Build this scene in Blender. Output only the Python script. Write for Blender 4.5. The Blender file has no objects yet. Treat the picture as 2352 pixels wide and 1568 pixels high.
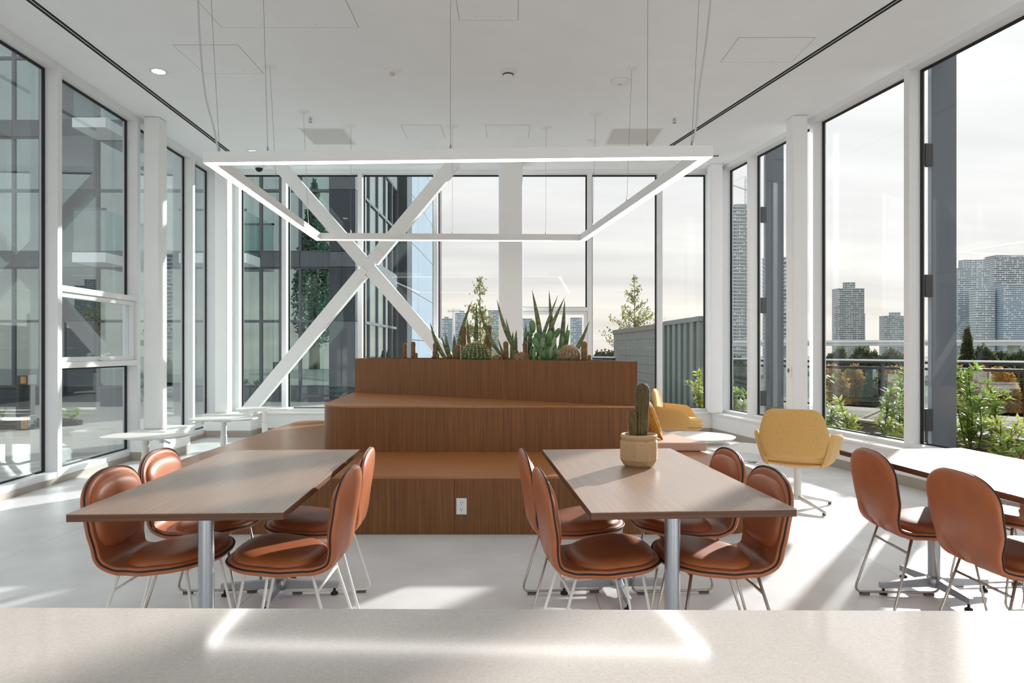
import bpy, math, random
from mathutils import Vector, Matrix, noise as mnoise

random.seed(7)
S = bpy.context.scene
COL = S.collection
R = math.radians
F = 1568.0          # focal length in photograph pixels
CX, CY, CH = 1176.0, 802.0, 1.32   # principal column, horizon row, camera height

# ------------------------------------------------------------------ camera, sky, sun, exposure
cam_d = bpy.data.cameras.new('camera')
cam = bpy.data.objects.new('camera', cam_d)
COL.objects.link(cam)
cam.location = (0, 0, CH)
cam.rotation_euler = (R(90), 0, 0)
cam_d.sensor_width = 36.0
cam_d.lens = 24.0
cam_d.shift_y = 18.0 / 2352.0
cam_d.clip_start = 0.02
cam_d.clip_end = 4000
S.camera = cam

S.view_settings.view_transform = 'Standard'
S.view_settings.look = 'None'
S.view_settings.exposure = 0.0
S.view_settings.gamma = 1.0
S.view_settings.use_curve_mapping = False
S.cycles.transparent_max_bounces = 24
S.cycles.max_bounces = 10
S.cycles.diffuse_bounces = 5
S.cycles.glossy_bounces = 5

SUN_AZ, SUN_EL = R(37), R(17.0)
SUN = Vector((math.sin(SUN_AZ) * math.cos(SUN_EL), math.cos(SUN_AZ) * math.cos(SUN_EL), math.sin(SUN_EL)))
sun_d = bpy.data.lights.new('sun', 'SUN')
sun_d.energy = 9.0
sun_d.angle = R(1.2)
sun_d.color = (1.0, 0.972, 0.94)
sun = bpy.data.objects.new('sun', sun_d)
COL.objects.link(sun)
sun.rotation_euler = SUN.to_track_quat('Z', 'Y').to_euler()
sun.location = (20, 25, 15)
SKY_STRENGTH = 1.0

def build_world():
    w = bpy.data.worlds.new('sky')
    S.world = w
    w.use_nodes = True
    nt = w.node_tree
    nt.nodes.clear()
    N = lambda t: nt.nodes.new(t)
    L = nt.links.new
    out = N('ShaderNodeOutputWorld')
    bg = N('ShaderNodeBackground')
    tc = N('ShaderNodeTexCoord')
    sep = N('ShaderNodeSeparateXYZ')
    L(tc.outputs['Generated'], sep.inputs[0])
    # altitude ramp: warm pale horizon, white grey overcast above
    ramp = N('ShaderNodeValToRGB')
    cr = ramp.color_ramp
    cr.elements[0].position = 0.0
    cr.elements[0].color = (1.00, 0.93, 0.84, 1)
    cr.elements[1].position = 1.0
    cr.elements[1].color = (1.85, 1.88, 1.93, 1)
    for p, c in ((0.05, (1.02, 0.96, 0.88, 1)), (0.12, (0.94, 0.925, 0.90, 1)), (0.24, (0.93, 0.935, 0.94, 1)), (0.42, (1.02, 1.03, 1.045, 1))):
        e = cr.elements.new(p)
        e.color = c
    L(sep.outputs['Z'], ramp.inputs[0])
    # cloud layer, flattened towards the horizon
    add = N('ShaderNodeMath'); add.operation = 'ADD'; add.inputs[1].default_value = 0.18
    mx = N('ShaderNodeMath'); mx.operation = 'MAXIMUM'; mx.inputs[1].default_value = 0.0
    L(sep.outputs['Z'], mx.inputs[0]); L(mx.outputs[0], add.inputs[0])
    dx = N('ShaderNodeMath'); dx.operation = 'DIVIDE'
    dy = N('ShaderNodeMath'); dy.operation = 'DIVIDE'
    L(sep.outputs['X'], dx.inputs[0]); L(add.outputs[0], dx.inputs[1])
    L(sep.outputs['Y'], dy.inputs[0]); L(add.outputs[0], dy.inputs[1])
    cmb = N('ShaderNodeCombineXYZ')
    L(dx.outputs[0], cmb.inputs[0]); L(dy.outputs[0], cmb.inputs[1])
    nz = N('ShaderNodeTexNoise')
    nz.inputs['Scale'].default_value = 1.15
    nz.inputs['Detail'].default_value = 5
    nz.inputs['Roughness'].default_value = 0.5
    mp = N('ShaderNodeMapping')
    mp.inputs['Scale'].default_value = (0.42, 1.5, 1)
    mp.inputs['Location'].default_value = (3.1, 0.4, 0)
    L(cmb.outputs[0], mp.inputs[0]); L(mp.outputs[0], nz.inputs['Vector'])
    r2 = N('ShaderNodeValToRGB')
    r2.color_ramp.elements[0].position = 0.36
    r2.color_ramp.elements[0].color = (0.84, 0.845, 0.86, 1)
    r2.color_ramp.elements[1].position = 0.62
    r2.color_ramp.elements[1].color = (1.05, 1.045, 1.035, 1)
    L(nz.outputs['Fac'], r2.inputs[0])
    mul = N('ShaderNodeMix'); mul.data_type = 'RGBA'; mul.blend_type = 'MULTIPLY'
    mul.inputs[0].default_value = 1.0
    L(ramp.outputs[0], mul.inputs[6]); L(r2.outputs[0], mul.inputs[7])
    # the veiled sun brightens the cloud around it
    dot = N('ShaderNodeVectorMath'); dot.operation = 'DOT_PRODUCT'
    L(tc.outputs['Generated'], dot.inputs[0]); dot.inputs[1].default_value = SUN
    m0 = N('ShaderNodeMath'); m0.operation = 'MAXIMUM'; m0.inputs[1].default_value = 0
    L(dot.outputs['Value'], m0.inputs[0])
    pw = N('ShaderNodeMath'); pw.operation = 'POWER'; pw.inputs[1].default_value = 9.0
    L(m0.outputs[0], pw.inputs[0])
    ml = N('ShaderNodeMath'); ml.operation = 'MULTIPLY'; ml.inputs[1].default_value = 0.20
    L(pw.outputs[0], ml.inputs[0])
    gl = N('ShaderNodeMix'); gl.data_type = 'RGBA'; gl.blend_type = 'ADD'; gl.inputs[0].default_value = 1.0
    L(mul.outputs[2], gl.inputs[6])
    tint = N('ShaderNodeVectorMath'); tint.operation = 'SCALE'
    tint.inputs[0].default_value = (1.0, 0.97, 0.92)
    L(ml.outputs[0], tint.inputs['Scale'])
    L(tint.outputs[0], gl.inputs[7])
    L(gl.outputs[2], bg.inputs['Color'])
    bg.inputs['Strength'].default_value = SKY_STRENGTH
    L(bg.outputs[0], out.inputs[0])
build_world()

# ------------------------------------------------------------------ materials
MATS = {}
def srgb(r, g, b):
    f = lambda c: ((c / 255) / 12.92) if c / 255 <= 0.04045 else (((c / 255) + 0.055) / 1.055) ** 2.4
    return (f(r), f(g), f(b), 1.0)

def mat(name, col, rough=0.5, metal=0.0, spec=0.5, var=0.0, vscale=8.0, stretch=(1, 1, 1), bump=0.0, bscale=60.0, col2=None, detail=4, sheen=0.0, coat=0.0, coatr=0.08, rvar=0.0, lo=0.35, hi=0.65):
    m = bpy.data.materials.new(name)
    m.use_nodes = True
    nt = m.node_tree
    b = nt.nodes['Principled BSDF']
    N = nt.nodes.new; L = nt.links.new
    b.inputs['Base Color'].default_value = col
    b.inputs['Roughness'].default_value = rough
    b.inputs['Metallic'].default_value = metal
    b.inputs['Specular IOR Level'].default_value = spec
    if sheen: b.inputs['Sheen Weight'].default_value = sheen
    if coat:
        b.inputs['Coat Weight'].default_value = coat
        b.inputs['Coat Roughness'].default_value = coatr
    tc = N('ShaderNodeTexCoord')
    mp = N('ShaderNodeMapping'); mp.inputs['Scale'].default_value = stretch
    L(tc.outputs['Object'], mp.inputs[0])
    nz = N('ShaderNodeTexNoise'); nz.inputs['Scale'].default_value = vscale; nz.inputs['Detail'].default_value = detail
    L(mp.outputs[0], nz.inputs['Vector'])
    rp = N('ShaderNodeValToRGB')
    rp.color_ramp.elements[0].position = lo; rp.color_ramp.elements[1].position = hi
    if col2 is None:
        k = 1 - var
        col2 = (col[0] * k, col[1] * k, col[2] * k, 1)
    rp.color_ramp.elements[0].color = col2
    rp.color_ramp.elements[1].color = col
    L(nz.outputs['Fac'], rp.inputs[0])
    L(rp.outputs[0], b.inputs['Base Color'])
    if bump:
        n2 = N('ShaderNodeTexNoise'); n2.inputs['Scale'].default_value = bscale; n2.inputs['Detail'].default_value = 3
        L(mp.outputs[0], n2.inputs['Vector'])
        bp = N('ShaderNodeBump'); bp.inputs['Strength'].default_value = bump; bp.inputs['Distance'].default_value = 0.004
        L(n2.outputs['Fac'], bp.inputs['Height'])
        L(bp.outputs[0], b.inputs['Normal'])
    MATS[name] = m
    return m

def glass(name, tint, refl=1.0, base=0.045, rough=0.0, power=5):
    """clear pane: Schlick reflection over straight transmission, the same from either side"""
    m = bpy.data.materials.new(name)
    m.use_nodes = True
    nt = m.node_tree; nt.nodes.clear()
    N = nt.nodes.new; L = nt.links.new
    out = N('ShaderNodeOutputMaterial')
    mix = N('ShaderNodeMixShader')
    tr = N('ShaderNodeBsdfTransparent'); tr.inputs[0].default_value = tint
    gs = N('ShaderNodeBsdfGlossy'); gs.inputs['Roughness'].default_value = rough
    gs.inputs['Color'].default_value = (0.96, 0.98, 1, 1)
    lw = N('ShaderNodeLayerWeight'); lw.inputs['Blend'].default_value = 0.5
    p = N('ShaderNodeMath'); p.operation = 'POWER'; p.inputs[1].default_value = power
    L(lw.outputs['Facing'], p.inputs[0])
    k = N('ShaderNodeMath'); k.operation = 'MULTIPLY_ADD'; k.inputs[1].default_value = (1 - base) * refl; k.inputs[2].default_value = base
    L(p.outputs[0], k.inputs[0])
    L(k.outputs[0], mix.inputs[0]); L(tr.outputs[0], mix.inputs[1]); L(gs.outputs[0], mix.inputs[2])
    L(mix.outputs[0], out.inputs[0])
    MATS[name] = m
    return m

def emit(name, col, strength):
    m = bpy.data.materials.new(name); m.use_nodes = True
    nt = m.node_tree; nt.nodes.clear()
    o = nt.nodes.new('ShaderNodeOutputMaterial'); e = nt.nodes.new('ShaderNodeEmission')
    e.inputs[0].default_value = col; e.inputs[1].default_value = strength
    nt.links.new(e.outputs[0], o.inputs[0])
    MATS[name] = m
    return m

M_ceil = mat('ceiling_paint', srgb(244, 247, 250), 0.85, var=0.02, vscale=3, bump=0.04, bscale=300)
M_white = mat('white_paint', srgb(241, 242, 243), 0.5, var=0.02, vscale=4)
M_alu = mat('white_aluminium', srgb(232, 234, 236), 0.38, var=0.02, vscale=5)
M_gasket = mat('black_gasket', srgb(22, 24, 26), 0.6, var=0.1)
M_ledge = mat('white_stone_ledge', srgb(238, 237, 233), 0.3, var=0.03, vscale=30)
M_base = mat('taupe_baseboard', srgb(168, 160, 150), 0.5, var=0.05)
M_floor = mat('pale_floor', srgb(227, 228, 229), 0.34, var=0.0, vscale=2.2, col2=srgb(212, 212, 212), bump=0.03, bscale=120, detail=9)
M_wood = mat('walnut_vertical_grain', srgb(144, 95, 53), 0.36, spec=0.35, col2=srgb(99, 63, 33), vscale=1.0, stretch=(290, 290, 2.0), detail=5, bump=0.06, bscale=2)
M_woodx = mat('walnut_flat_grain_lit', srgb(178, 118, 66), 0.3, spec=0.7, col2=srgb(140, 89, 46), vscale=1.0, stretch=(1.6, 130, 130), detail=6)  # orange backlight on the treads put into the colour; same walnut as risers
M_table = mat('walnut_table_laminate', srgb(158, 124, 99), 0.48, spec=0.6, col2=srgb(128, 98, 76), vscale=1.0, stretch=(150, 2.2, 150), detail=6, coat=1.0, coatr=0.33)
M_tedge = mat('walnut_table_edge', srgb(106, 70, 48), 0.45, spec=0.3, col2=srgb(78, 50, 34), vscale=1.0, stretch=(2, 2, 120), detail=5)
M_leather = mat('cognac_leather', srgb(170, 97, 58), 0.40, spec=0.5, var=0.12, vscale=10, bump=0.05, bscale=420)
M_piping = mat('black_piping', srgb(24, 18, 16), 0.5, var=0.1)
M_steel = mat('brushed_steel', srgb(178, 173, 166), 0.36, metal=1.0, var=0.06, vscale=30)
M_rodwhite = mat('white_powder_coat', srgb(232, 231, 228), 0.35, var=0.02)
M_silver = mat('silver_paint', srgb(168, 172, 178), 0.35, metal=0.75, var=0.04, vscale=20)
M_rubber = mat('black_rubber', srgb(28, 28, 30), 0.7, var=0.1)
M_glide = mat('grey_glide', srgb(96, 92, 88), 0.6, var=0.1)
M_counter = mat('pale_quartz', srgb(217, 209, 203), 0.08, spec=0.6, col2=srgb(207, 198, 191), vscale=260, detail=2)
M_yellow = mat('mustard_wool', srgb(230, 189, 122), 0.9, spec=0.15, col2=srgb(214, 169, 99), vscale=160, detail=2, bump=0.25, bscale=420, sheen=0.3)
M_pillow = mat('mustard_linen', srgb(214, 160, 70), 0.9, spec=0.15, col2=srgb(190, 134, 52), vscale=60, bump=0.2, bscale=300, sheen=0.2)
M_pink = mat('dusty_pink_vinyl', srgb(208, 172, 154), 0.5, var=0.06, vscale=12, bump=0.04, bscale=300)
M_pot = mat('tan_stoneware', srgb(200, 168, 128), 0.55, col2=srgb(190, 156, 116), vscale=110, detail=5, bump=0.04, bscale=200)
M_soil = mat('dark_soil', srgb(58, 44, 34), 0.95, spec=0.05, var=0.4, vscale=60, bump=0.6, bscale=90)
M_cactus = mat('olive_brown_cactus', srgb(138, 108, 70), 0.75, col2=srgb(100, 76, 46), vscale=26, bump=0.2, bscale=120)
M_cactusg = mat('green_cactus', srgb(104, 92, 54), 0.7, col2=srgb(76, 67, 37), vscale=26, bump=0.2, bscale=120)
M_barrel = mat('green_barrel_cactus', srgb(84, 106, 62), 0.7, col2=srgb(50, 70, 38), vscale=30)
M_barrelb = mat('brown_barrel_cactus', srgb(150, 128, 96), 0.7, col2=srgb(100, 82, 60), vscale=30)
M_spine = mat('pale_spines', srgb(226, 214, 160), 0.7, var=0.15, vscale=40)
M_spineb = mat('rusty_spines', srgb(214, 130, 72), 0.7, var=0.2, vscale=40)
M_spinec = mat('pinkish_spines', srgb(222, 190, 164), 0.7, var=0.15, vscale=40)
M_snake = mat('snake_plant_green', srgb(120, 132, 84), 0.42, col2=srgb(66, 82, 52), vscale=9, stretch=(1, 1, 4), detail=3)
M_pad = mat('prickly_pear_green', srgb(104, 142, 88), 0.5, col2=srgb(72, 108, 66), vscale=14)
M_padg = mat('grey_green_pad', srgb(156, 172, 142), 0.55, col2=srgb(118, 140, 108), vscale=14)
M_chrome = mat('polished_metal', srgb(205, 205, 205), 0.12, metal=1.0, var=0.03)
M_dark = mat('dark_metal', srgb(52, 54, 58), 0.5, var=0.1)
M_black = mat('slot_black', srgb(14, 14, 14), 0.8, var=0.1)
M_screen = mat('grey_screen', srgb(70, 76, 80), 0.2, var=0.05)
M_plastic = mat('white_plastic', srgb(238, 238, 236), 0.4, var=0.02)
M_grille = mat('perforated_grille', srgb(232, 232, 230), 0.7, col2=srgb(186, 186, 186), vscale=520, detail=0)
M_glass = glass('window_glass', (0.955, 0.962, 0.96, 1), base=0.009)
M_glassg = glass('green_tinted_glass', (0.87, 0.93, 0.915, 1), base=0.02)
M_glassl = glass('coated_glass', (0.88, 0.92, 0.92, 1), base=0.05, power=2.9)
M_fac_glass = glass('facade_glass', (0.60, 0.79, 0.76, 1), base=0.32)
M_guard = glass('guard_glass', (0.82, 0.90, 0.89, 1), base=0.08)
M_led = emit('led_diffuser', (1.0, 0.965, 0.92, 1), 11.0)
M_lamp = emit('downlight_lens', (1.0, 0.93, 0.84, 1), 9.0)
M_cord = mat('light_grey_cord', srgb(205, 205, 205), 0.5, var=0.03)
M_cable = mat('steel_cable', srgb(132, 132, 132), 0.4, metal=0.6, var=0.05)
M_fin = mat('grey_fin_metal', srgb(104, 112, 122), 0.45, metal=0.2, var=0.06, vscale=3)
M_pave = mat('pale_terrace_paving', srgb(172, 170, 165), 0.9, spec=0.08, col2=srgb(154, 151, 145), vscale=1.2, stretch=(1, 24, 1), detail=5, bump=0.1)
M_clad = mat('grey_cladding', srgb(98, 99, 107), 0.85, spec=0.15, var=0.05, vscale=1)
M_cladd = mat('dark_cladding', srgb(64, 66, 74), 0.85, spec=0.15, var=0.08, vscale=1)
M_panel = mat('pale_grey_panel', srgb(150, 160, 176), 0.95, spec=0.05, var=0.04, vscale=0.6)
M_curtain = mat('cream_curtain', srgb(206, 204, 186), 0.8, var=0.1, vscale=3, stretch=(8, 8, 0.3))
M_inner = mat('dark_interior', srgb(92, 96, 94), 0.9, var=0.2, vscale=1)
M_block = mat('grey_concrete_block', srgb(138, 142, 138), 0.9, var=0.12, vscale=4, bump=0.2)
M_ribbed = mat('green_grey_metal', srgb(118, 132, 126), 0.5, metal=0.2, var=0.06)
M_coping = mat('weathered_coping', srgb(146, 142, 132), 0.9, spec=0.05, var=0.1, vscale=3)
M_concrete = mat('light_concrete', srgb(112, 107, 97), 0.9, spec=0.05, var=0.1, vscale=3)
M_gravel = mat('brown_gravel', srgb(114, 110, 102), 0.95, spec=0.05, col2=srgb(92, 84, 70), vscale=9, detail=8)
M_far = mat('far_ground', srgb(112, 110, 98), 0.95, spec=0.05, col2=srgb(66, 72, 50), vscale=0.03, detail=6)
M_tow = mat('hazy_tower_glass', srgb(168, 184, 194), 0.35, var=0.12, vscale=0.08, detail=2)  # pale bluish tower colours stand in for the haze of distance
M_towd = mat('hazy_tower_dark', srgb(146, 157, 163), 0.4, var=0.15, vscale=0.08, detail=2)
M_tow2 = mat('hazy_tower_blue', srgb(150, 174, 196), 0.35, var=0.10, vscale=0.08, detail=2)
M_slab = mat('tower_slab', srgb(234, 240, 244), 0.7, var=0.05)
M_slabd = mat('tower_slab_grey', srgb(204, 211, 213), 0.7, var=0.05)
M_leafg = mat('shrub_leaf', srgb(164, 188, 92), 0.45, col2=srgb(112, 142, 62), vscale=5, detail=3)
M_leafy = mat('shrub_leaf_yellow', srgb(204, 206, 112), 0.45, col2=srgb(146, 164, 76), vscale=5, detail=3)
M_leaft = mat('tree_leaf', srgb(150, 150, 84), 0.6, col2=srgb(104, 112, 64), vscale=1.2, detail=3)
M_leafo = mat('orange_leaf', srgb(196, 142, 72), 0.8, col2=srgb(140, 118, 66), vscale=0.25, detail=3)
M_leafd = mat('dark_green_leaf', srgb(88, 98, 64), 0.8, col2=srgb(58, 70, 48), vscale=0.25, detail=3)
M_conif = mat('conifer_leaf', srgb(58, 82, 58), 0.8, col2=srgb(34, 52, 38), vscale=0.6, detail=3)
def through(m, k=0.5, col=None):
    nt = m.node_tree
    out = next(n for n in nt.nodes if n.type == 'OUTPUT_MATERIAL'); b = nt.nodes['Principled BSDF']
    mix = nt.nodes.new('ShaderNodeMixShader'); mix.inputs[0].default_value = k
    t = nt.nodes.new('ShaderNodeBsdfTranslucent')
    nt.links.new(b.inputs['Base Color'].links[0].from_socket, t.inputs['Color'])
    nt.links.new(b.outputs[0], mix.inputs[1]); nt.links.new(t.outputs[0], mix.inputs[2])
    nt.links.new(mix.outputs[0], out.inputs[0])
for m_ in (M_leafg, M_leafy, M_leaft, M_leafo, M_leafd): through(m_)
M_bark = mat('bark', srgb(92, 80, 66), 0.9, var=0.3, vscale=20)
M_timber = mat('honey_timber', srgb(206, 152, 84), 0.5, col2=srgb(176, 122, 62), vscale=1, stretch=(60, 60, 3))
M_sign = emit('lit_sign', (0.75, 0.95, 0.9, 1), 1.2)
M_signg = mat('sign_green', srgb(70, 140, 120), 0.5, var=0.05)

# ------------------------------------------------------------------ mesh helpers
ORIG = {}

class MB:
    def __init__(s, T=None):
        s.v = []; s.f = []; s.T = T
    def _add(s, vs, fs):
        o = len(s.v)
        if s.T: vs = [s.T(*p) for p in vs]
        s.v += [tuple(p) for p in vs]
        s.f += [tuple(i + o for i in f) for f in fs]
        return s
    def box(s, x0, x1, y0, y1, z0, z1):
        return s._add([(x0, y0, z0), (x1, y0, z0), (x1, y1, z0), (x0, y1, z0), (x0, y0, z1), (x1, y0, z1), (x1, y1, z1), (x0, y1, z1)],
                      [(0, 3, 2, 1), (4, 5, 6, 7), (0, 1, 5, 4), (1, 2, 6, 5), (2, 3, 7, 6), (3, 0, 4, 7)])
    def prism(s, poly, z0, z1):
        n = len(poly)
        vs = [(p[0], p[1], z0) for p in poly] + [(p[0], p[1], z1) for p in poly]
        fs = [tuple(range(n - 1, -1, -1)), tuple(range(n, 2 * n))]
        fs += [(i, (i + 1) % n, n + (i + 1) % n, n + i) for i in range(n)]
        return s._add(vs, fs)
    def bar(s, a, b, w, h, up=(0, 0, 1), w2=None, h2=None):
        a = Vector(a); b = Vector(b); d = (b - a).normalized()
        x = d.cross(Vector(up))
        if x.length < 1e-5: x = d.cross(Vector((1, 0, 0)))
        x.normalize(); y = x.cross(d).normalized()
        w2 = w if w2 is None else w2; h2 = h if h2 is None else h2
        vs = []
        for p, ww, hh in ((a, w, h), (b, w2, h2)):
            for i, j in ((-1, -1), (1, -1), (1, 1), (-1, 1)):
                vs.append(p + x * (i * ww / 2) + y * (j * hh / 2))
        return s._add(vs, [(0, 1, 2, 3), (7, 6, 5, 4), (0, 4, 5, 1), (1, 5, 6, 2), (2, 6, 7, 3), (3, 7, 4, 0)])
    def tube(s, pts, r, n=8, closed=False):
        pts = [Vector(p) for p in pts]; m = len(pts)
        rr = r if isinstance(r, (list, tuple)) else [r] * m
        rings = []; prev = None
        for i in range(m):
            if closed: d = pts[(i + 1) % m] - pts[i - 1]
            else: d = pts[min(i + 1, m - 1)] - pts[max(i - 1, 0)]
            d.normalize()
            if prev is None:
                x = d.cross(Vector((0, 0, 1)))
                if x.length < 1e-3: x = d.cross(Vector((1, 0, 0)))
            else:
                x = prev - d * prev.dot(d)
            x.normalize(); prev = x; y = d.cross(x)
            rings.append([pts[i] + (x * math.cos(2 * math.pi * k / n) + y * math.sin(2 * math.pi * k / n)) * rr[i] for k in range(n)])
        vs = [p for q in rings for p in q]; fs = []
        for i in range(m if closed else m - 1):
            j = (i + 1) % m
            for k in range(n):
                fs.append((i * n + k, i * n + (k + 1) % n, j * n + (k + 1) % n, j * n + k))
        if not closed:
            fs.append(tuple(range(n - 1, -1, -1)))
            fs.append(tuple((m - 1) * n + k for k in range(n)))
        return s._add(vs, fs)
    def lathe(s, prof, c=(0, 0, 0), n=24, rib=None):
        """prof: list of (r, z); rib: function(angle) -> radius factor"""
        vs = []; fs = []; m = len(prof)
        for r, z in prof:
            for k in range(n):
                a = 2 * math.pi * k / n
                q = r * (rib(k) if rib else 1)
                vs.append((c[0] + q * math.cos(a), c[1] + q * math.sin(a), c[2] + z))
        for i in range(m - 1):
            for k in range(n):
                fs.append((i * n + k, i * n + (k + 1) % n, (i + 1) * n + (k + 1) % n, (i + 1) * n + k))
        fs.append(tuple(range(n - 1, -1, -1)))
        fs.append(tuple((m - 1) * n + k for k in range(n)))
        return s._add(vs, fs)
    def cyl(s, c, r, h, n=20):
        return s.lathe([(r, 0), (r, h)], c, n)
    def build(s, name, m, parent=None, smooth=False, bevel=0.0, origin=None, seg=2):
        me = bpy.data.meshes.new(name)
        if parent is not None: o = ORIG[parent.as_pointer()]
        elif origin is not None: o = Vector(origin)
        else:
            zs = min(p[2] for p in s.v)
            o = Vector(((min(p[0] for p in s.v) + max(p[0] for p in s.v)) / 2, (min(p[1] for p in s.v) + max(p[1] for p in s.v)) / 2, zs))
        me.from_pydata([(p[0] - o[0], p[1] - o[1], p[2] - o[2]) for p in s.v], [], s.f)
        me.materials.append(m)
        if smooth: me.polygons.foreach_set('use_smooth', [True] * len(me.polygons))
        me.update()
        ob = bpy.data.objects.new(name, me)
        COL.objects.link(ob)
        if parent is not None: ob.parent = parent
        else: ob.location = o
        ORIG[ob.as_pointer()] = o.copy()
        if bevel:
            b = ob.modifiers.new('bevel', 'BEVEL'); b.width = bevel; b.segments = seg; b.limit_method = 'ANGLE'; b.angle_limit = R(40)
        if smooth == 'auto' or (smooth and bevel):
            try:
                me.set_sharp_from_angle(angle=R(40))
            except Exception:
                pass
        return ob

def sharp(ob, deg=35):
    ob.data.polygons.foreach_set('use_smooth', [True] * len(ob.data.polygons))
    ob.data.set_sharp_from_angle(angle=R(deg))
    return ob

def tag(o, label=None, cat=None, group=None, kind=None):
    if label: o['label'] = label
    if cat: o['category'] = cat
    if group: o['group'] = group
    if kind: o['kind'] = kind
    return o

def thing(name, loc, label=None, cat=None, group=None, kind=None):
    o = bpy.data.objects.new(name, None)
    COL.objects.link(o)
    o.location = loc
    o.empty_display_size = 0.1
    ORIG[o.as_pointer()] = Vector(loc)
    return tag(o, label, cat, group, kind)

def children(o):
    return [c for c in ALLCH.get(o.as_pointer(), [])]

def copy_tree(o, parent=None):
    c = o.copy(); COL.objects.link(c)
    if parent is not None:
        c.parent = parent
    for ch in list(o.children):
        copy_tree(ch, c)
    return c

def fillet(pts, r, n=5):
    pts = [Vector(p) for p in pts]; out = [pts[0]]
    for i in range(1, len(pts) - 1):
        a, b, c = pts[i - 1], pts[i], pts[i + 1]
        u = (a - b).normalized(); v = (c - b).normalized()
        rr = min(r, (a - b).length * 0.45, (c - b).length * 0.45)
        p, q = b + u * rr, b + v * rr
        for k in range(n + 1):
            t = k / n
            out.append(p * (1 - t) ** 2 + b * 2 * t * (1 - t) + q * t ** 2)
    out.append(pts[-1])
    return out

def round_poly(pts, rads, n=8):
    out = []; m = len(pts)
    for i in range(m):
        a, b, c = Vector(pts[i - 1]), Vector(pts[i]), Vector(pts[(i + 1) % m])
        r = rads[i] if isinstance(rads, (list, tuple)) else rads
        if r <= 0: out.append((b.x, b.y)); continue
        u = (a - b).normalized(); v = (c - b).normalized()
        ang = u.angle(v)
        t = r / math.tan(ang / 2)
        p, q = b + u * t, b + v * t
        cen = b + (u + v).normalized() * (r / math.sin(ang / 2))
        a0 = math.atan2(p.y - cen.y, p.x - cen.x); a1 = math.atan2(q.y - cen.y, q.x - cen.x)
        d = (a1 - a0 + math.pi) % (2 * math.pi) - math.pi
        for k in range(n + 1):
            an = a0 + d * k / n
            out.append((cen.x + r * math.cos(an), cen.y + r * math.sin(an)))
    return out

def at(px, py, D):
    """world point seen at a photograph pixel, D metres in front of the camera"""
    return Vector(((px - CX) / F * D, D, CH - (py - CY) / F * D))

def leaves(mb, pts, size, rng, up=0.3, aspect=0.4):
    for p in pts:
        d = Vector((rng.gauss(0, 1), rng.gauss(0, 1), rng.gauss(0, 1) + up)).normalized()
        w = d.cross(Vector((rng.gauss(0, 1), rng.gauss(0, 1), rng.gauss(0, 1)))).normalized()
        l = size * rng.uniform(0.7, 1.3)
        p = Vector(p); n = d.cross(w) * l * 0.12
        mb._add([p, p + d * l * 0.5 + w * l * aspect * 0.5 + n, p + d * l, p + d * l * 0.5 - w * l * aspect * 0.5 + n], [(0, 1, 2), (0, 2, 3)])

# ------------------------------------------------------------------ room shell
CEIL = 4.15
def TL(u, v, z): return (-4.218 - 0.0389 * u - v, u - 0.0389 * v, z)
def TR(u, v, z): return (5.115 - 0.176 * u + 0.985 * v, u + 0.173 * v, z)
def TB(u, v, z): return (u, 10.72 + v, z)
YB = 10.72
# floor, in long sheets with hair-fine seams
fl = thing('floor', (0, 3.5, 0), kind='structure')
sub = MB().prism([(-4.3, -4), (6.2, -4), (5.3, 0), (3.35, YB + 0.12), (-4.78, YB + 0.12), (-4.35, 0)], -0.25, -0.012).build('subfloor', M_base, fl)
def clipx(y, side): return (-4.218 - 0.0389 * y - 0.02) if side < 0 else (5.115 - 0.176 * y + 0.02)
xs = [-5.0, -3.2, -1.4, 0.45, 2.25, 6.0]
for i in range(5):
    for (ya, yb) in ((-4, 3.2), (3.2, 6.9), (6.9, YB + 0.1)):
        a, b = xs[i] + 0.0012, xs[i + 1] - 0.0012
        q = []
        for y in (ya + 0.0012, yb - 0.0012):
            q.append((max(a, clipx(y, -1)), min(b, clipx(y, 1)), y))
        MB().prism([(q[0][0], q[0][2]), (q[0][1], q[0][2]), (q[1][1], q[1][2]), (q[1][0], q[1][2])], -0.012, 0.0).build('floor_sheet', M_floor, fl)

cl = MB().prism([(-4.22, -4), (5.95, -4), (5.15, 0), (3.26, YB + 0.0), (-4.66, YB + 0.0), (-4.25, 0)], CEIL, CEIL + 0.12).build('ceiling', M_ceil)
tag(cl, kind='structure')
# roof edge above the glass
rf = MB().prism([(-4.75, -4), (6.4, -4), (3.5, YB + 0.35), (-5.0, YB + 0.35)], CEIL + 0.12, CEIL + 0.5).build('trim_1', M_clad)
tag(rf, kind='structure')

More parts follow.
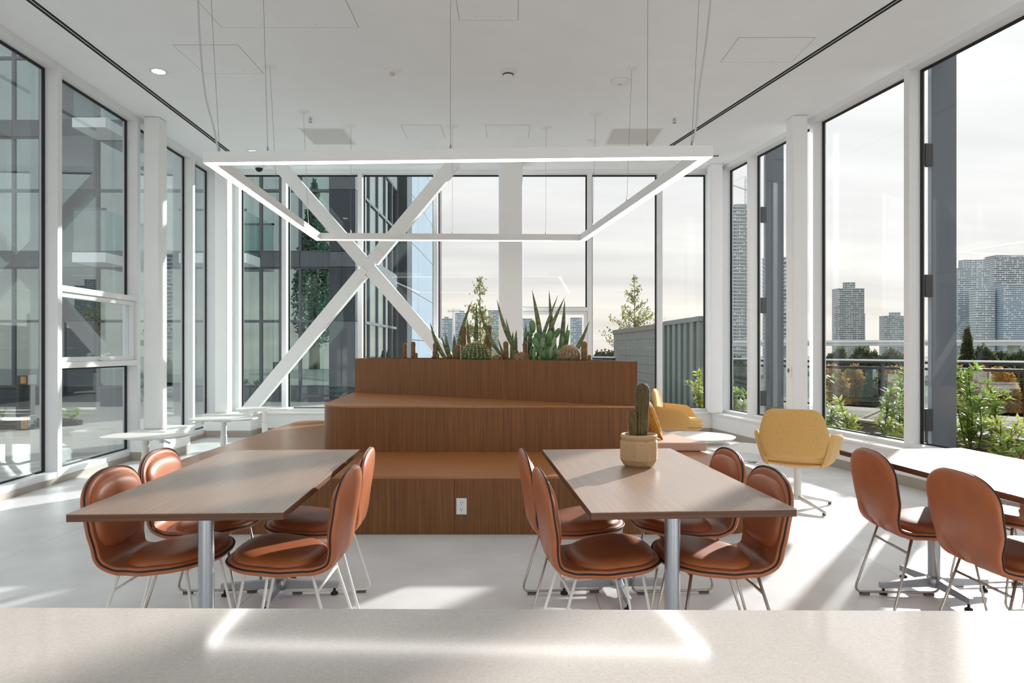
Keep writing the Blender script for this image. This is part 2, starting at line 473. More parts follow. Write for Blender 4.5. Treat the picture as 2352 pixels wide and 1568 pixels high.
WN = [0]
def window(T, u0, u1, zb, zt, gl, first=False, last=True, transoms=None, w0=0.035, w1=0.035, ledge=False):
    """one glazed bay between two mullions; glass set 0.125 behind the inner face"""
    WN[0] += 1
    p = T((u0 + u1) / 2, 0.06, zb)
    e = thing('window_%d' % WN[0], p, kind='structure')
    a, b = u0 + w0, u1 - w1
    MB(T).box(a, b, 0.0, 0.16, zt, CEIL + 0.1).build('head', M_alu, e)
    MB(T).box(a, b, 0.0, 0.16, zb - 0.055, zb).build('sill', M_alu, e)
    if first: MB(T).box(u0 - 0.035, u0 + 0.035, -0.004, 0.17, zb - 0.055, CEIL).build('mullion', M_alu, e)
    if last: MB(T).box(u1 - 0.035, u1 + 0.035, -0.004, 0.17, zb - 0.055, CEIL).build('mullion', M_alu, e)
    lights = [(zb, zt)]
    if transoms:
        z1, z2 = transoms     # operable light between the two transoms
        for z in (z1 - 0.06, z2):
            MB(T).box(a, b, -0.004, 0.16, z, z + 0.06).build('transom', M_alu, e, bevel=0.003)
        s = MB(T); k = 0.05
        s.box(a + 0.004, b - 0.004, 0.03, 0.11, z1 + 0.003, z1 + k); s.box(a + 0.004, b - 0.004, 0.03, 0.11, z2 - k, z2 - 0.003)
        s.box(a + 0.004, a + k, 0.03, 0.11, z1 + k, z2 - k); s.box(b - k, b - 0.004, 0.03, 0.11, z1 + k, z2 - k)
        sa = s.build('sash', M_alu, e)
        um = (a + b) / 2
        h = MB(T)
        h.box(um - 0.045, um + 0.045, 0.0, 0.03, z1 + 0.012, z1 + 0.035)
        h.box(um - 0.012, um + 0.012, -0.025, 0.02, z1 + 0.03, z1 + 0.075)
        h.tube([(um, -0.02, z1 + 0.07), (um + 0.05, -0.028, z1 + 0.085), (um + 0.11, -0.02, z1 + 0.075)], [0.012, 0.011, 0.007], 8)
        h.build('crank_handle', M_alu, sa, bevel=0.002)
        MB(T).box(a + k, b - k, 0.07, 0.078, z1 + k, z2 - k).build('pane', gl, sa)
        lights = [(zb, z1 - 0.06), (z2 + 0.06, zt)]
    for q0, q1 in lights:
        g = MB(T); k = 0.022
        g.box(a, b, 0.118, 0.142, q0, q0 + k * 0.6); g.box(a, b, 0.118, 0.142, q1 - k, q1)
        g.box(a, a + k, 0.118, 0.142, q0 + k * 0.6, q1 - k); g.box(b - k, b, 0.118, 0.142, q0 + k * 0.6, q1 - k)
        g.build('gasket', M_gasket, e)
        MB(T).box(a + k, b - k, 0.126, 0.134, q0 + k * 0.6, q1 - k).build('pane', gl, e)
    return e

ZT = 4.085
# left wall bays, glass almost to the floor
LU = [-0.99, 0.56, 2.11, 3.66, 5.21, 6.76, 8.30, 9.87, 10.66]
for i in range(len(LU) - 1):
    window(TL, LU[i], LU[i + 1], 0.115, ZT, M_glassl, first=(i == 0), transoms=(1.19, 1.90) if i == 5 else None)
bl = MB(TL).box(-4, 10.7, -0.012, 0.16, 0.0, 0.06).build('baseboard_left', M_base)
tag(bl, kind='structure')
# right wall bays above a low curb
RU = [-0.78, 0.73, 2.24, 3.75, 5.26, 6.78, 8.32, 9.79, 10.58]
ZS = 0.385
for i in range(len(RU) - 1):
    window(TR, RU[i], RU[i + 1], ZS, ZT, M_glass, first=(i == 0))
# back wall bays
BU = [-4.32, -3.582, -2.39, -1.203, -0.02, 1.224, 2.328, 3.10]
for i in range(len(BU) - 1):
    window(TB, BU[i], BU[i + 1], ZS, ZT, M_glassg if i < 3 else M_glass, first=(i == 0), transoms=(1.15, 1.92) if i == 4 else None)
# corner returns
c1 = MB().box(-4.80, -4.355, YB - 0.02, YB + 0.17, 0.0, CEIL).build('wall_back', M_alu)
tag(c1, kind='structure')
MB().box(3.135, 3.46, YB - 0.02, YB + 0.17, 0.0, CEIL).build('corner_post', M_alu, c1)

# curbs and ledges
def curb(name, poly, zt=0.315, baseboard=None):
    o = MB().prism(poly, 0.1, zt).build(name, M_white)
    tag(o, kind='structure')
    return o
rw = curb('wall_right', [TR(-4, -0.15, 0)[:2], TR(-4, 0.16, 0)[:2], TR(10.75, 0.16, 0)[:2], TR(10.6, -0.15, 0)[:2]])
MB().prism([TR(-4, -0.175, 0)[:2], TR(-4, 0.0, 0)[:2], TR(10.7, 0.0, 0)[:2], TR(10.55, -0.175, 0)[:2]], 0.315, 0.345).build('ledge', M_ledge, rw, bevel=0.004)
o = MB().prism([TR(-4, -0.155, 0)[:2], TR(-4, 0.16, 0)[:2], TR(10.75, 0.16, 0)[:2], TR(10.59, -0.155, 0)[:2]], 0.0, 0.1).build('baseboard_right', M_base)
tag(o, kind='structure')
bw = MB().box(-3.92, 3.15, YB - 0.12, YB + 0.16, 0.1, 0.315).build('wall_back', M_white); tag(bw, kind='structure')
MB().box(-3.92, 3.35, YB - 0.145, YB, 0.315, 0.345).build('ledge', M_ledge, bw, bevel=0.004)
o = MB().box(-3.92, 3.2, YB - 0.125, YB + 0.16, 0.0, 0.1).build('baseboard_back', M_base); tag(o, kind='structure')
def plinth(x0, x1, y0, y1):
    p = MB().box(x0, x1, y0, y1, 0.1, 0.32).build('trim_2', M_white); tag(p, kind='structure')
    MB().box(x0 - 0.02, x1 + 0.02, y0 - 0.02, y1 + 0.02, 0.32, 0.348).build('ledge', M_ledge, p, bevel=0.004)
    MB().box(x0 - 0.008, x1 + 0.008, y0 - 0.008, y1 + 0.008, 0.0, 0.1).build('baseboard', M_base, p)
    return p
plinth(-4.53, -4.13, 8.10, 8.76)
plinth(-4.63, -3.92, 10.24, 10.72)

# structural columns
def column(x0, x1, y0, y1, z0):
    c = MB().box(x0, x1, y0, y1, z0, CEIL).build('column', M_white, bevel=0.022, seg=3)
    tag(c, kind='structure')
    return c
column(-4.485, -4.29, 8.30, 8.50, 0.348)
column(-4.535, -4.34, 10.40, 10.60, 0.348)
column(-0.20, 0.16, 10.24, 10.56, 0.0)
column(3.39, 3.575, 8.24, 8.46, 0.345)
column(3.025, 3.215, 10.40, 10.60, 0.345)

# diagonal bracing across the back bays
def brace(segs):
    c = thing('trim_3', segs[0][0], kind='structure')
    for a, b in segs:
        MB().bar(a, b, 0.19, 0.15, up=(0, 1, 0)).build('brace', M_white, c, bevel=0.008)
    return c
YX = 10.33
a1, b1 = Vector((-4.02, YX, 0.35)), Vector((-0.86, YX, CEIL))
dirb = (b1 - a1).normalized()
cross = a1 + (b1 - a1) * 0.583
br1 = brace([(a1, cross - dirb * 0.115), (cross + dirb * 0.115, b1)])
a2, b2 = Vector((-3.56, YX, CEIL)), Vector((-0.2, YX, 0.30))
br2 = brace([(a2, b2)])
mg = MB()
for s_ in (-1, 1):
    mg.bar(cross + dirb * (s_ * 0.30), cross + dirb * (s_ * 0.05), 0.11, 0.19, up=(0, 1, 0))
mg.build('gusset_plate', M_white, br1, bevel=0.006)

# ------------------------------------------------------------------ ceiling fittings
def panel_seam(pts, name='access_panel'):
    """thin reveal around an access panel, set just proud of the plaster, a part of the ceiling"""
    m = MB()
    for a, b in zip(pts, pts[1:]):
        m.bar((a[0], a[1], CEIL - 0.001), (b[0], b[1], CEIL - 0.001), 0.006, 0.003)
    return m.build(name, M_cable, cl)
def cpt(px, py):
    D = F * (CEIL - CH) / (CY - py)
    return ((px - CX) / F * D, D)
def access(x0, x1, y0, y1):
    m = MB().box(x0, x1, y0, y1, CEIL - 0.002, CEIL + 0.001)
    p = m.build('access_panel', M_ceil, cl)
    r = MB(); w = 0.004
    r.box(x0 - w, x1 + w, y0 - w, y0, CEIL - 0.0012, CEIL + 0.001); r.box(x0 - w, x1 + w, y1, y1 + w, CEIL - 0.0012, CEIL + 0.001)
    r.box(x0 - w, x0, y0, y1, CEIL - 0.0012, CEIL + 0.001); r.box(x1, x1 + w, y0, y1, CEIL - 0.0012, CEIL + 0.001)
    r.build('panel_reveal', M_cable, p)
    s = MB()
    for fx in (0.3, 0.7):
        s.cyl((x0 + (x1 - x0) * fx, y1 - 0.05, CEIL - 0.004), 0.006, 0.003, 8)
    s.build('panel_latch', M_grille, p)
access(-2.55, -1.35, 5.0, 6.0)
access(-0.45, 0.05, 5.05, 5.87)
access(-3.15, -2.55, 6.35, 7.0)
access(-1.40, -0.90, 8.62, 9.15)
access(-0.33, 0.22, 8.62, 9.15)
access(2.06, 2.75, 6.2, 6.73)

def slot(a, b, label):
    """linear slot diffuser: two black slots in a white flange"""
    a = Vector((a[0], a[1], 0)); b = Vector((b[0], b[1], 0))
    mid = (a + b) / 2
    e = thing('linear_diffuser', (mid.x, mid.y, CEIL), label, 'air diffuser')
    d = (b - a).normalized(); n = Vector((-d.y, d.x, 0))
    z = CEIL
    def rail(off, w, z0, z1, m, name):
        p = [a + n * (off - w / 2), b + n * (off - w / 2), b + n * (off + w / 2), a + n * (off + w / 2)]
        if (p[1] - p[0]).cross(p[2] - p[1]).z < 0: p = p[::-1]
        MB().prism([(q.x, q.y) for q in p], z0, z1).build(name, m, e)
    for o_ in (-0.045, 0.0, 0.045): rail(o_, 0.018 if o_ == 0 else 0.03, z - 0.005, z, M_ceil, 'flange')
    for o_ in (-0.0195, 0.0195): rail(o_, 0.030, z - 0.0056, z, M_black, 'slot')
    return e
slot((-3.72, 0.5), (-4.052, 9.78), 'long black double-slot air diffuser in the ceiling along the left windows')
slot((4.29, 0.5), (2.205, 9.5), 'long black double-slot air diffuser in the ceiling along the right windows')
slot((2.35, 9.98), (3.02, 9.98), 'short double-slot air diffuser in the ceiling beside the right end of the pendant light')

def downlight(x, y, label):
    e = thing('recessed_downlight', (x, y, CEIL), label, 'ceiling light', 'recessed downlights by the left windows')
    MB().lathe([(0.062, -0.003), (0.085, -0.006), (0.09, 0.0), (0.062, 0.0)], (x, y, CEIL), 28).build('trim_ring', M_plastic, e, smooth=True)
    MB().cyl((x, y, CEIL - 0.004), 0.064, 0.003, 24).build('lens', M_lamp, e)
downlight(-3.6, 6.955, 'round lit recessed downlight near the left slot diffuser, nearer to the viewer')
downlight(-3.70, 9.77, 'round lit recessed downlight just above the left end of the pendant light frame')

def grille(x0, x1, y0, y1, label):
    e = thing('return_air_grille', ((x0 + x1) / 2, (y0 + y1) / 2, CEIL), label, 'air vent', 'square perforated ceiling grilles')
    f = MB(); w = 0.025
    f.box(x0 - w, x1 + w, y0 - w, y0, CEIL - 0.006, CEIL); f.box(x0 - w, x1 + w, y1, y1 + w, CEIL - 0.006, CEIL)
    f.box(x0 - w, x0, y0, y1, CEIL - 0.006, CEIL); f.box(x1, x1 + w, y0, y1, CEIL - 0.006, CEIL)
    f.build('grille_frame', M_plastic, e)
    MB().box(x0, x1, y0, y1, CEIL - 0.004, CEIL).build('perforated_plate', M_grille, e)
grille(-2.72, -2.17, 8.76, 9.40, 'square perforated return air grille in the ceiling on the left')
grille(1.30, 1.92, 8.76, 9.40, 'square perforated return air grille in the ceiling on the right')

def detector(px, py, kind, label, cat, name):
    x, y = cpt(px, py)
    e = thing(name, (x, y, CEIL), label, cat)
    if kind == 'smoke':
        MB().lathe([(0.035, -0.045), (0.05, -0.042), (0.055, -0.03), (0.055, -0.02), (0.075, -0.018), (0.08, 0.0)], (x, y, CEIL), 24).build('housing', M_plastic, e, smooth=True)
        MB().lathe([(0.0565, -0.038), (0.0565, -0.026)], (x, y, CEIL), 24).build('vent_band', M_dark, e)
    elif kind == 'heat':
        MB().lathe([(0.03, -0.026), (0.06, -0.02), (0.078, -0.01), (0.08, 0.0)], (x, y, CEIL), 24).build('housing', M_plastic, e, smooth=True)
        MB().lathe([(0.012, -0.05), (0.024, -0.045), (0.026, -0.024)], (x, y, CEIL), 16).build('sensor_cap', M_cord, e, smooth=True)
    elif kind == 'dome':
        MB().lathe([(0.02, -0.036), (0.07, -0.032), (0.10, -0.014), (0.105, 0.0)], (x, y, CEIL), 28).build('housing', M_plastic, e, smooth=True)
        MB().lathe([(0.004, -0.041), (0.022, -0.036)], (x, y, CEIL), 12).build('lens', M_cord, e)
    elif kind == 'camera':
        MB().lathe([(0.06, -0.05), (0.072, -0.045), (0.075, 0.0)], (x, y, CEIL), 24).build('housing', M_plastic, e, smooth=True)
        MB().lathe([(0.01, -0.105), (0.035, -0.094), (0.052, -0.072), (0.056, -0.05)], (x, y, CEIL), 20).build('dark_dome', M_rubber, e, smooth=True)
    elif kind == 'sprinkler':
        MB().lathe([(0.03, -0.004), (0.035, 0.0)], (x, y, CEIL), 20).build('escutcheon', M_plastic, e)
        m = MB().tube([(x, y, CEIL - 0.004), (x, y, CEIL - 0.03)], 0.008, 8)
        m.tube([(x - 0.016, y, CEIL - 0.022), (x - 0.014, y, CEIL - 0.045), (x, y, CEIL - 0.058), (x + 0.014, y, CEIL - 0.045), (x + 0.016, y, CEIL - 0.022)], 0.004, 6)
        m.lathe([(0.022, -0.062), (0.022, -0.058)], (x, y, CEIL), 10)
        m.build('sprinkler_head', M_steel, e)
    elif kind == 'bracket':
        m = MB().box(x - 0.10, x + 0.02, y - 0.03, y + 0.03, CEIL - 0.012, CEIL)
        m.build('mounting_plate', M_plastic, e)
        m = MB().box(x - 0.02, x + 0.0, y - 0.02, y + 0.02, CEIL - 0.14, CEIL - 0.012)
        m.box(x - 0.07, x - 0.02, y - 0.015, y + 0.015, CEIL - 0.14, CEIL - 0.09)
        m.build('drop_arm', M_plastic, e)
    return e
detector(901, 163, 'heat', 'small white ceiling detector with a round sensor cap, left of the smoke detector', 'detector', 'heat_detector')
detector(1167, 165, 'smoke', 'round white smoke detector with a dark vent band in mid ceiling', 'detector', 'smoke_detector')
detector(1424, 186, 'dome', 'flat white occupancy sensor dome on the ceiling, right of the smoke detector', 'sensor', 'occupancy_sensor')
detector(713, 270, 'sprinkler', 'small metal fire sprinkler head on the ceiling above the left grille', 'sprinkler', 'fire_sprinkler')
detector(1549, 271, 'sprinkler', 'small metal fire sprinkler head on the ceiling above the right grille', 'sprinkler', 'fire_sprinkler')
detector(595, 379, 'camera', 'white dome security camera with a dark bubble near the back left windows', 'camera', 'security_camera')
detector(1366, 322, 'bracket', 'small white ceiling bracket just above the right half of the pendant light', 'bracket', 'ceiling_bracket')

# ------------------------------------------------------------------ pendant light frame
ZP, HP, WP = 2.70, 0.085, 0.072
PO = [Vector((-2.29, 5.06)), Vector((1.445, 4.90)), Vector((0.93, 8.77)), Vector((-2.49, 8.66))]
def inset(poly, d):
    out = []; m = len(poly)
    for i in range(m):
        a, b, c = poly[i - 1], poly[i], poly[(i + 1) % m]
        u = (b - a).normalized(); v = (c - b).normalized()
        n1 = Vector((-u.y, u.x)); n2 = Vector((-v.y, v.x))
        k = (n1 + n2).normalized()
        out.append(b + k * (d / k.dot(n1)))
    return out
PI_ = inset(PO, WP)
L0, L1 = inset(PO, 0.005), inset(PO, WP - 0.005)
pend = thing('pendant_light', ((PO[0].x + PO[2].x) / 2, 6.9, ZP), 'large white rectangular LED frame hung on thin cables from the ceiling', 'pendant light')
for i in range(4):
    j = (i + 1) % 4
    q = [PO[i], PO[j], PI_[j], PI_[i]]
    MB().prism([(p.x, p.y) for p in q], ZP + 0.004, ZP + HP).build('frame_bar', M_white, pend)
    q = [L0[i], L0[j], L1[j], L1[i]]
    MB().prism([(p.x, p.y) for p in q], ZP, ZP + 0.0038).build('light_diffuser', M_led, pend)
PC = [(p + q) / 2 for p, q in zip(PO, PI_)]
def on_bar(i, t):
    a, b = PC[i], PC[(i + 1) % 4]
    return a + (b - a) * t
def cable(att, can):
    x, y = att
    z = ZP + HP
    MB().tube([(x, y, z + 0.03), (can[0], can[1], CEIL - 0.02)], 0.0016, 5).build('suspension_cable', M_cable, pend)
    MB().lathe([(0.008, 0.0), (0.008, 0.02), (0.003, 0.045)], (x, y, z), 8).build('cable_gripper', M_steel, pend)
    c = MB().lathe([(0.012, -0.03), (0.012, -0.014), (0.062, -0.012), (0.066, 0.0)], (can[0], can[1], CEIL), 22).build('canopy', M_plastic, pend)
for t, off in ((0.02, (-0.06, -0.03)), (0.12, (-0.03, -0.02)), (0.493, (0.0, 0.0)), (0.885, (0.0, -0.02)), (0.972, (0.06, -0.03))):
    p = on_bar(0, t); cable(p, (p.x + off[0], p.y + off[1]))
for (i, px, py) in ((3, 620, 153), (3, 697, 256), (2, 806, 289), (2, 1039, 290), (2, 1254, 292), (1, 1368, 261), (1, 1451, 154)):
    x, y = cpt(px, py)
    a, b = PC[i], PC[(i + 1) % 4]
    d = b - a; t = (Vector((x, y)) - a).dot(d) / d.length_squared
    t = min(max(t, 0.02), 0.98)
    cable(a + d * t, (x, y))
def cord(pts):
    P = [Vector(p) for p in pts]; out = []
    n = len(P)
    for i in range(n - 1):
        p0, p1, p2, p3 = P[max(i - 1, 0)], P[i], P[i + 1], P[min(i + 2, n - 1)]
        for k in range(6):
            t = k / 6
            out.append(0.5 * ((2 * p1) + (p2 - p0) * t + (2 * p0 - 5 * p1 + 4 * p2 - p3) * t * t + (3 * p1 - p0 - 3 * p2 + p3) * t ** 3))
    out.append(P[-1])
    MB().tube(out, 0.007, 8).build('power_cord', M_cord, pend, smooth=True)
cord([at(453, -100, 5.08), at(455, 0, 5.08), at(461, 120, 5.08), at(472, 220, 5.08), at(490, 290, 5.08), at(502, 350, 5.09)])
cord([at(1636, -100, 4.93), at(1632, 0, 4.93), at(1620, 110, 4.93), at(1605, 210, 4.93), at(1600, 280, 4.93), at(1590, 337, 4.94)])

# ------------------------------------------------------------------ foreground counter
ct = thing('counter', (0.3, 0.68, 0.0), 'pale speckled quartz counter across the foreground, reflecting the pendant light', 'counter')
MB().prism([(-3.2, 0.30), (3.4, 0.30), (3.4, 1.042), (-3.2, 1.10)], 0.873, 0.913).build('countertop', M_counter, ct, bevel=0.003)
MB().prism([(-3.15, 0.34), (3.35, 0.34), (3.35, 0.99), (-3.15, 1.04)], 0.0, 0.873).build('counter_base', M_white, ct)

# ------------------------------------------------------------------ tiered wooden bench with planter
Z1, Z2, Z3 = 0.414, 0.82, 1.213
tb = thing('tiered_bench_planter', (-0.6, 6.8, 0), 'large walnut tiered bench with a cactus planter on top, in the middle of the room', 'bench')
poly1 = round_poly([(-2.72, 4.87), (1.90, 4.87), (1.18, 8.72), (-2.72, 8.72)], [0.32, 0.34, 0.1, 0.25], 10)
poly2 = round_poly([(-1.72, 6.03), (1.11, 6.03), (0.47, 8.69), (-1.89, 8.69)], [0.36, 0.0, 0.0, 0.05], 12)
poly3 = [(1.11, 6.05), (0.475, 8.68), (-1.87, 8.68), (-1.84, 8.0)]
def offs(poly, d):
    return [(p.x, p.y) for p in inset([Vector((q[0], q[1])) for q in poly], d)]
def tier(poly, z0, z1, names, split=None):
    t = 0.018
    MB().prism(offs(poly, 0.03), z0, z1 - t).build('tier_core', M_dark, tb)
    # riser panels around the perimeter
    m = len(poly); inner = offs(poly, 0.025)
    segs = []; cur = []
    for i in range(m):
        j = (i + 1) % m
        L = math.hypot(poly[j][0] - poly[i][0], poly[j][1] - poly[i][1])
        if L > 0.5:
            if cur: segs.append(cur); cur = []
            if split and i in split:
                xs_ = split[i]
                ts = [0] + [(x - poly[i][0]) / (poly[j][0] - poly[i][0]) for x in xs_] + [1]
                for a, b in zip(ts, ts[1:]):
                    g = 0.0012 / L
                    a2 = a + (g if a > 0 else 0); b2 = b - (g if b < 1 else 0)
                    lerp = lambda P, Q, k: (P[0] + (Q[0] - P[0]) * k, P[1] + (Q[1] - P[1]) * k)
                    segs.append([(lerp(poly[i], poly[j], a2), lerp(inner[i], inner[j], a2)), (lerp(poly[i], poly[j], b2), lerp(inner[i], inner[j], b2))])
            else:
                segs.append([(poly[i], inner[i]), (poly[j], inner[j])])
        else:
            if not cur: cur = [(poly[i], inner[i])]
            cur.append((poly[j], inner[j]))
    if cur: segs.append(cur)
    for sg in segs:
        q = [a for a, b in sg] + [b for a, b in sg[::-1]]
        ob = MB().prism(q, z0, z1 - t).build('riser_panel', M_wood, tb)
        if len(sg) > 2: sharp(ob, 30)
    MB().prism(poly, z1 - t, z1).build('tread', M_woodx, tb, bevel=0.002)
tier(poly1, 0.0, Z1, None, split={i: [-0.41] for i in range(len(poly1)) if abs(poly1[i][1] - 4.87) < 1e-3 and abs(poly1[(i + 1) % len(poly1)][1] - 4.87) < 1e-3})
tier(poly2, Z1, Z2, None)
# planter box: four walls, rim and soil
in3 = offs(poly3, 0.03)
for i in range(4):
    j = (i + 1) % 4
    MB().prism([poly3[i], poly3[j], in3[j], in3[i]], Z2, Z3).build('planter_wall', M_wood, tb, bevel=0.001)
MB().prism(offs(poly3, 0.031), Z2, 1.12).build('soil', M_soil, tb)
# power outlet on the riser
ox, oz = -0.36, 0.202
ou = thing('power_outlet', (ox, 4.87, oz), 'white double power outlet on the front of the lowest wooden tier', 'outlet')
MB().box(ox - 0.037, ox + 0.037, 4.863, 4.87, oz - 0.058, oz + 0.058).build('cover_plate', M_plastic, ou, bevel=0.002)
for s_ in (-1, 1):
    r_ = MB().box(ox - 0.018, ox + 0.018, 4.8605, 4.864, oz + s_ * 0.024 - 0.017, oz + s_ * 0.024 + 0.017).build('receptacle', M_white, ou, bevel=0.001)
    h_ = MB()
    h_.box(ox - 0.009, ox - 0.006, 4.859, 4.861, oz + s_ * 0.024 - 0.002, oz + s_ * 0.024 + 0.01)
    h_.box(ox + 0.006, ox + 0.009, 4.859, 4.861, oz + s_ * 0.024 - 0.002, oz + s_ * 0.024 + 0.01)
    h_.box(ox - 0.0025, ox + 0.0025, 4.859, 4.861, oz + s_ * 0.024 - 0.011, oz + s_ * 0.024 - 0.006)
    h_.build('socket_slots', M_dark, r_)

# seat cushion and pillow on the right side of the bench
cu = thing('seat_cushion', (1.45, 6.9, Z1), 'flat dusty pink seat cushion on the right side of the wooden bench', 'cushion')
cp = round_poly([(1.14, 6.05), (1.735, 6.05), (1.30, 7.95), (0.68, 7.95)], 0.02, 3)
MB().prism(cp, Z1 + 0.001, Z1 + 0.078).build('cushion_body', M_pink, cu, bevel=0.016, seg=3)
pr = MB().tube([(p[0], p[1], Z1 + 0.071) for p in offs(cp, 0.004)], 0.004, 6, closed=True).build('piping', M_pink, cu)

def pillow(name, cen, w, h, d, rot, m, label):
    e = thing(name, cen, label, 'pillow')
    mb = MB(); n = 14
    Rm = rot
    top = []; bot = []
    for sgn in (1, -1):
        vs = []; fs = []
        for i in range(n + 1):
            for j in range(n + 1):
                u = i / n * 2 - 1; v = j / n * 2 - 1
                pinch = 1 - 0.10 * (1 - abs(u) ** 2) * abs(v) ** 4 - 0.10 * (1 - abs(v) ** 2) * abs(u) ** 4
                th = d * (max(0, (1 - u ** 4) * (1 - v ** 4))) ** 0.55
                wr = 0.010 * mnoise.noise(Vector((u * 2.2, v * 2.2, 3 + sgn)))
                p = Vector((u * w / 2 * pinch, v * h / 2 * pinch, sgn * (th / 2 + wr * (1 - u * u) * (1 - v * v))))
                vs.append(Vector(cen) + Rm @ p)
        for i in range(n):
            for j in range(n):
                a = i * (n + 1) + j
                q = (a, a + n + 1, a + n + 2, a + 1)
                fs.append(q if sgn > 0 else q[::-1])
        mb._add(vs, fs)
    mb.build('pillow_body', m, e, smooth=True)
    sm = MB(); ring = []
    for k in range(4):
        for q in range(8):
            t = q / 8 * 2 - 1
            u, v = ((t, -1), (1, t), (-t, 1), (-1, -t))[k]
            pinch = 1 - 0.10 * (1 - abs(u) ** 2) * abs(v) ** 4 - 0.10 * (1 - abs(v) ** 2) * abs(u) ** 4
            ring.append(Vector(cen) + Rm @ Vector((u * w / 2 * pinch, v * h / 2 * pinch, 0)))
    sm.tube(ring, 0.004, 5, closed=True).build('seam', m, e)
    return e
pillow('throw_pillow', (1.262, 6.42, Z1 + 0.078 + 0.186), 0.40, 0.40, 0.12,
       Matrix.Rotation(R(13), 3, 'Z') @ Matrix.Rotation(R(68), 3, 'Y') @ Matrix.Rotation(R(90), 3, 'Z'), M_pillow,
       'mustard linen throw pillow propped on the pink cushion behind the potted cactus')

# ------------------------------------------------------------------ planter plants
def Drow(px, back=0.3):
    p = (px - CX) / F
    return 10.264 / (1.513 + p) + back
SOIL = 1.12
def col_cactus(px, ytop, wpx, back, m, label, pups=(), group='small columnar cacti in the planter'):
    D = Drow(px, back); x = (px - CX) / F * D; zt = CH - (ytop - CY) / F * D; r = wpx / F * D / 2
    e = thing('columnar_cactus', (x, D, SOIL), label, 'cactus', group)
    def stem(x, y, zt, r, name):
        h = zt - SOIL
        prof = [(r * 0.80, 0)] + [(r * (0.92 + 0.08 * math.sin(t * 5)), h * t) for t in (0.2, 0.4, 0.6, 0.75)]
        hr = min(r, h * 0.4)
        prof += [(r * math.cos(a), h - hr + hr * math.sin(a)) for a in [k * math.pi / 2 / 6 for k in range(0, 6)]] + [(r * 0.12, h)]
        MB().lathe(prof, (x, y, SOIL - 0.01), 36, rib=lambda k: 1.0 if k % 3 == 0 else 0.86).build(name, m, e, smooth=True)
    stem(x, D, zt, r, 'stem')
    for (dx, yt, wp) in pups:
        stem(x + dx / F * D, D - 0.03, CH - (yt - CY) / F * D, wp / F * D / 2, 'side_stem')
    return e
G = 'small columnar cacti in the planter'
col_cactus(930, 785, 11, 0.20, M_cactus, 'short brown columnar cactus at the far left end of the planter', [(5, 817, 6)])
col_cactus(949, 782, 11, 0.20, M_cactus, 'brown columnar cactus with two small offsets, second from the left in the planter', [(8, 808, 7), (4, 815, 6)])
col_cactus(1000, 785, 12, 0.22, M_cactus, 'brown columnar cactus with an offset, in front of the lower end of the diagonal brace', [(6, 809, 7), (-6, 816, 5)])
col_cactus(1034, 811, 9, 0.18, M_cactus, 'low brown cactus pair left of the green barrel cactus', [(-8, 816, 6), (8, 815, 7)])
col_cactus(1052, 788, 13, 0.22, M_cactus, 'mid-height brown columnar cactus touching the left side of the green barrel cactus')
col_cactus(1065, 745, 14, 0.45, M_cactus, 'tall brown columnar cactus behind the left side of the green barrel cactus')
col_cactus(1122, 744, 14, 0.45, M_cactus, 'tall brown columnar cactus behind the right side of the green barrel cactus', [(-8, 782, 8)])
col_cactus(1162, 781, 13, 0.25, M_cactus, 'brown columnar cactus with one offset between the green and the small rusty barrel', [(-9, 807, 8)])
col_cactus(1206, 783, 12, 0.38, M_cactus, 'slim brown columnar cactus rising behind the small rusty barrel cactus')
col_cactus(1342, 781, 15, 0.25, M_cactus, 'brown columnar cactus with two offsets at the right end of the plant group', [(11, 812, 9), (5, 821, 8)])

def barrel(px, ytop, rpx, back, m, ms, label, nrib=22):
    D = Drow(px, back); x = (px - CX) / F * D; r = rpx / F * D; zt = CH - (ytop - CY) / F * D
    zc = zt - r * 0.92
    e = thing('barrel_cactus', (x, D, min(SOIL, zc)), label, 'cactus')
    prof = []
    for k in range(0, 15):
        a = -math.pi / 2 + math.pi * k / 14
        prof.append((max(r * math.cos(a), 0.004), r * 0.92 * math.sin(a)))
    n = nrib * 4
    MB().lathe(prof, (x, D, zc), n, rib=lambda k: (1.0, 0.95, 0.88, 0.95)[k % 4]).build('body', m, e, smooth=True)
    mb = MB(); rng = random.Random(px)
    for i in range(nrib):
        a = 2 * math.pi * i / nrib
        for k in range(9):
            el = R(-5 + k * 10.5)
            p = Vector((x + r * math.cos(el) * math.cos(a), D + r * math.cos(el) * math.sin(a), zc + r * 0.92 * math.sin(el)))
            nrm = (p - Vector((x, D, zc))).normalized()
            for s_ in range(6):
                d = (nrm * 0.8 + Vector((rng.gauss(0, .7), rng.gauss(0, .7), rng.gauss(0, .7)))).normalized()
                w = d.cross(nrm).normalized() * r * 0.016
                mb._add([p - w, p + w, p + d * r * rng.uniform(0.10, 0.19)], [(0, 1, 2)])
    sp = mb.build('spines', ms, e); sp['kind'] = 'stuff'
    return e
barrel(1093, 786, 33.5, 0.28, M_barrel, M_spine, 'large round green barrel cactus with pale spines in the middle of the planter')
barrel(1140, 815, 11, 0.2, M_barrelb, M_spineb, 'very small rusty barrel cactus just right of the large green one', 14)
barrel(1199, 809, 20, 0.2, M_barrelb, M_spineb, 'small rusty-topped barrel cactus in front of the snake plants', 16)
barrel(1308, 793, 26, 0.24, M_barrelb, M_spinec, 'pinkish brown ribbed barrel cactus at the right of the prickly pear', 20)

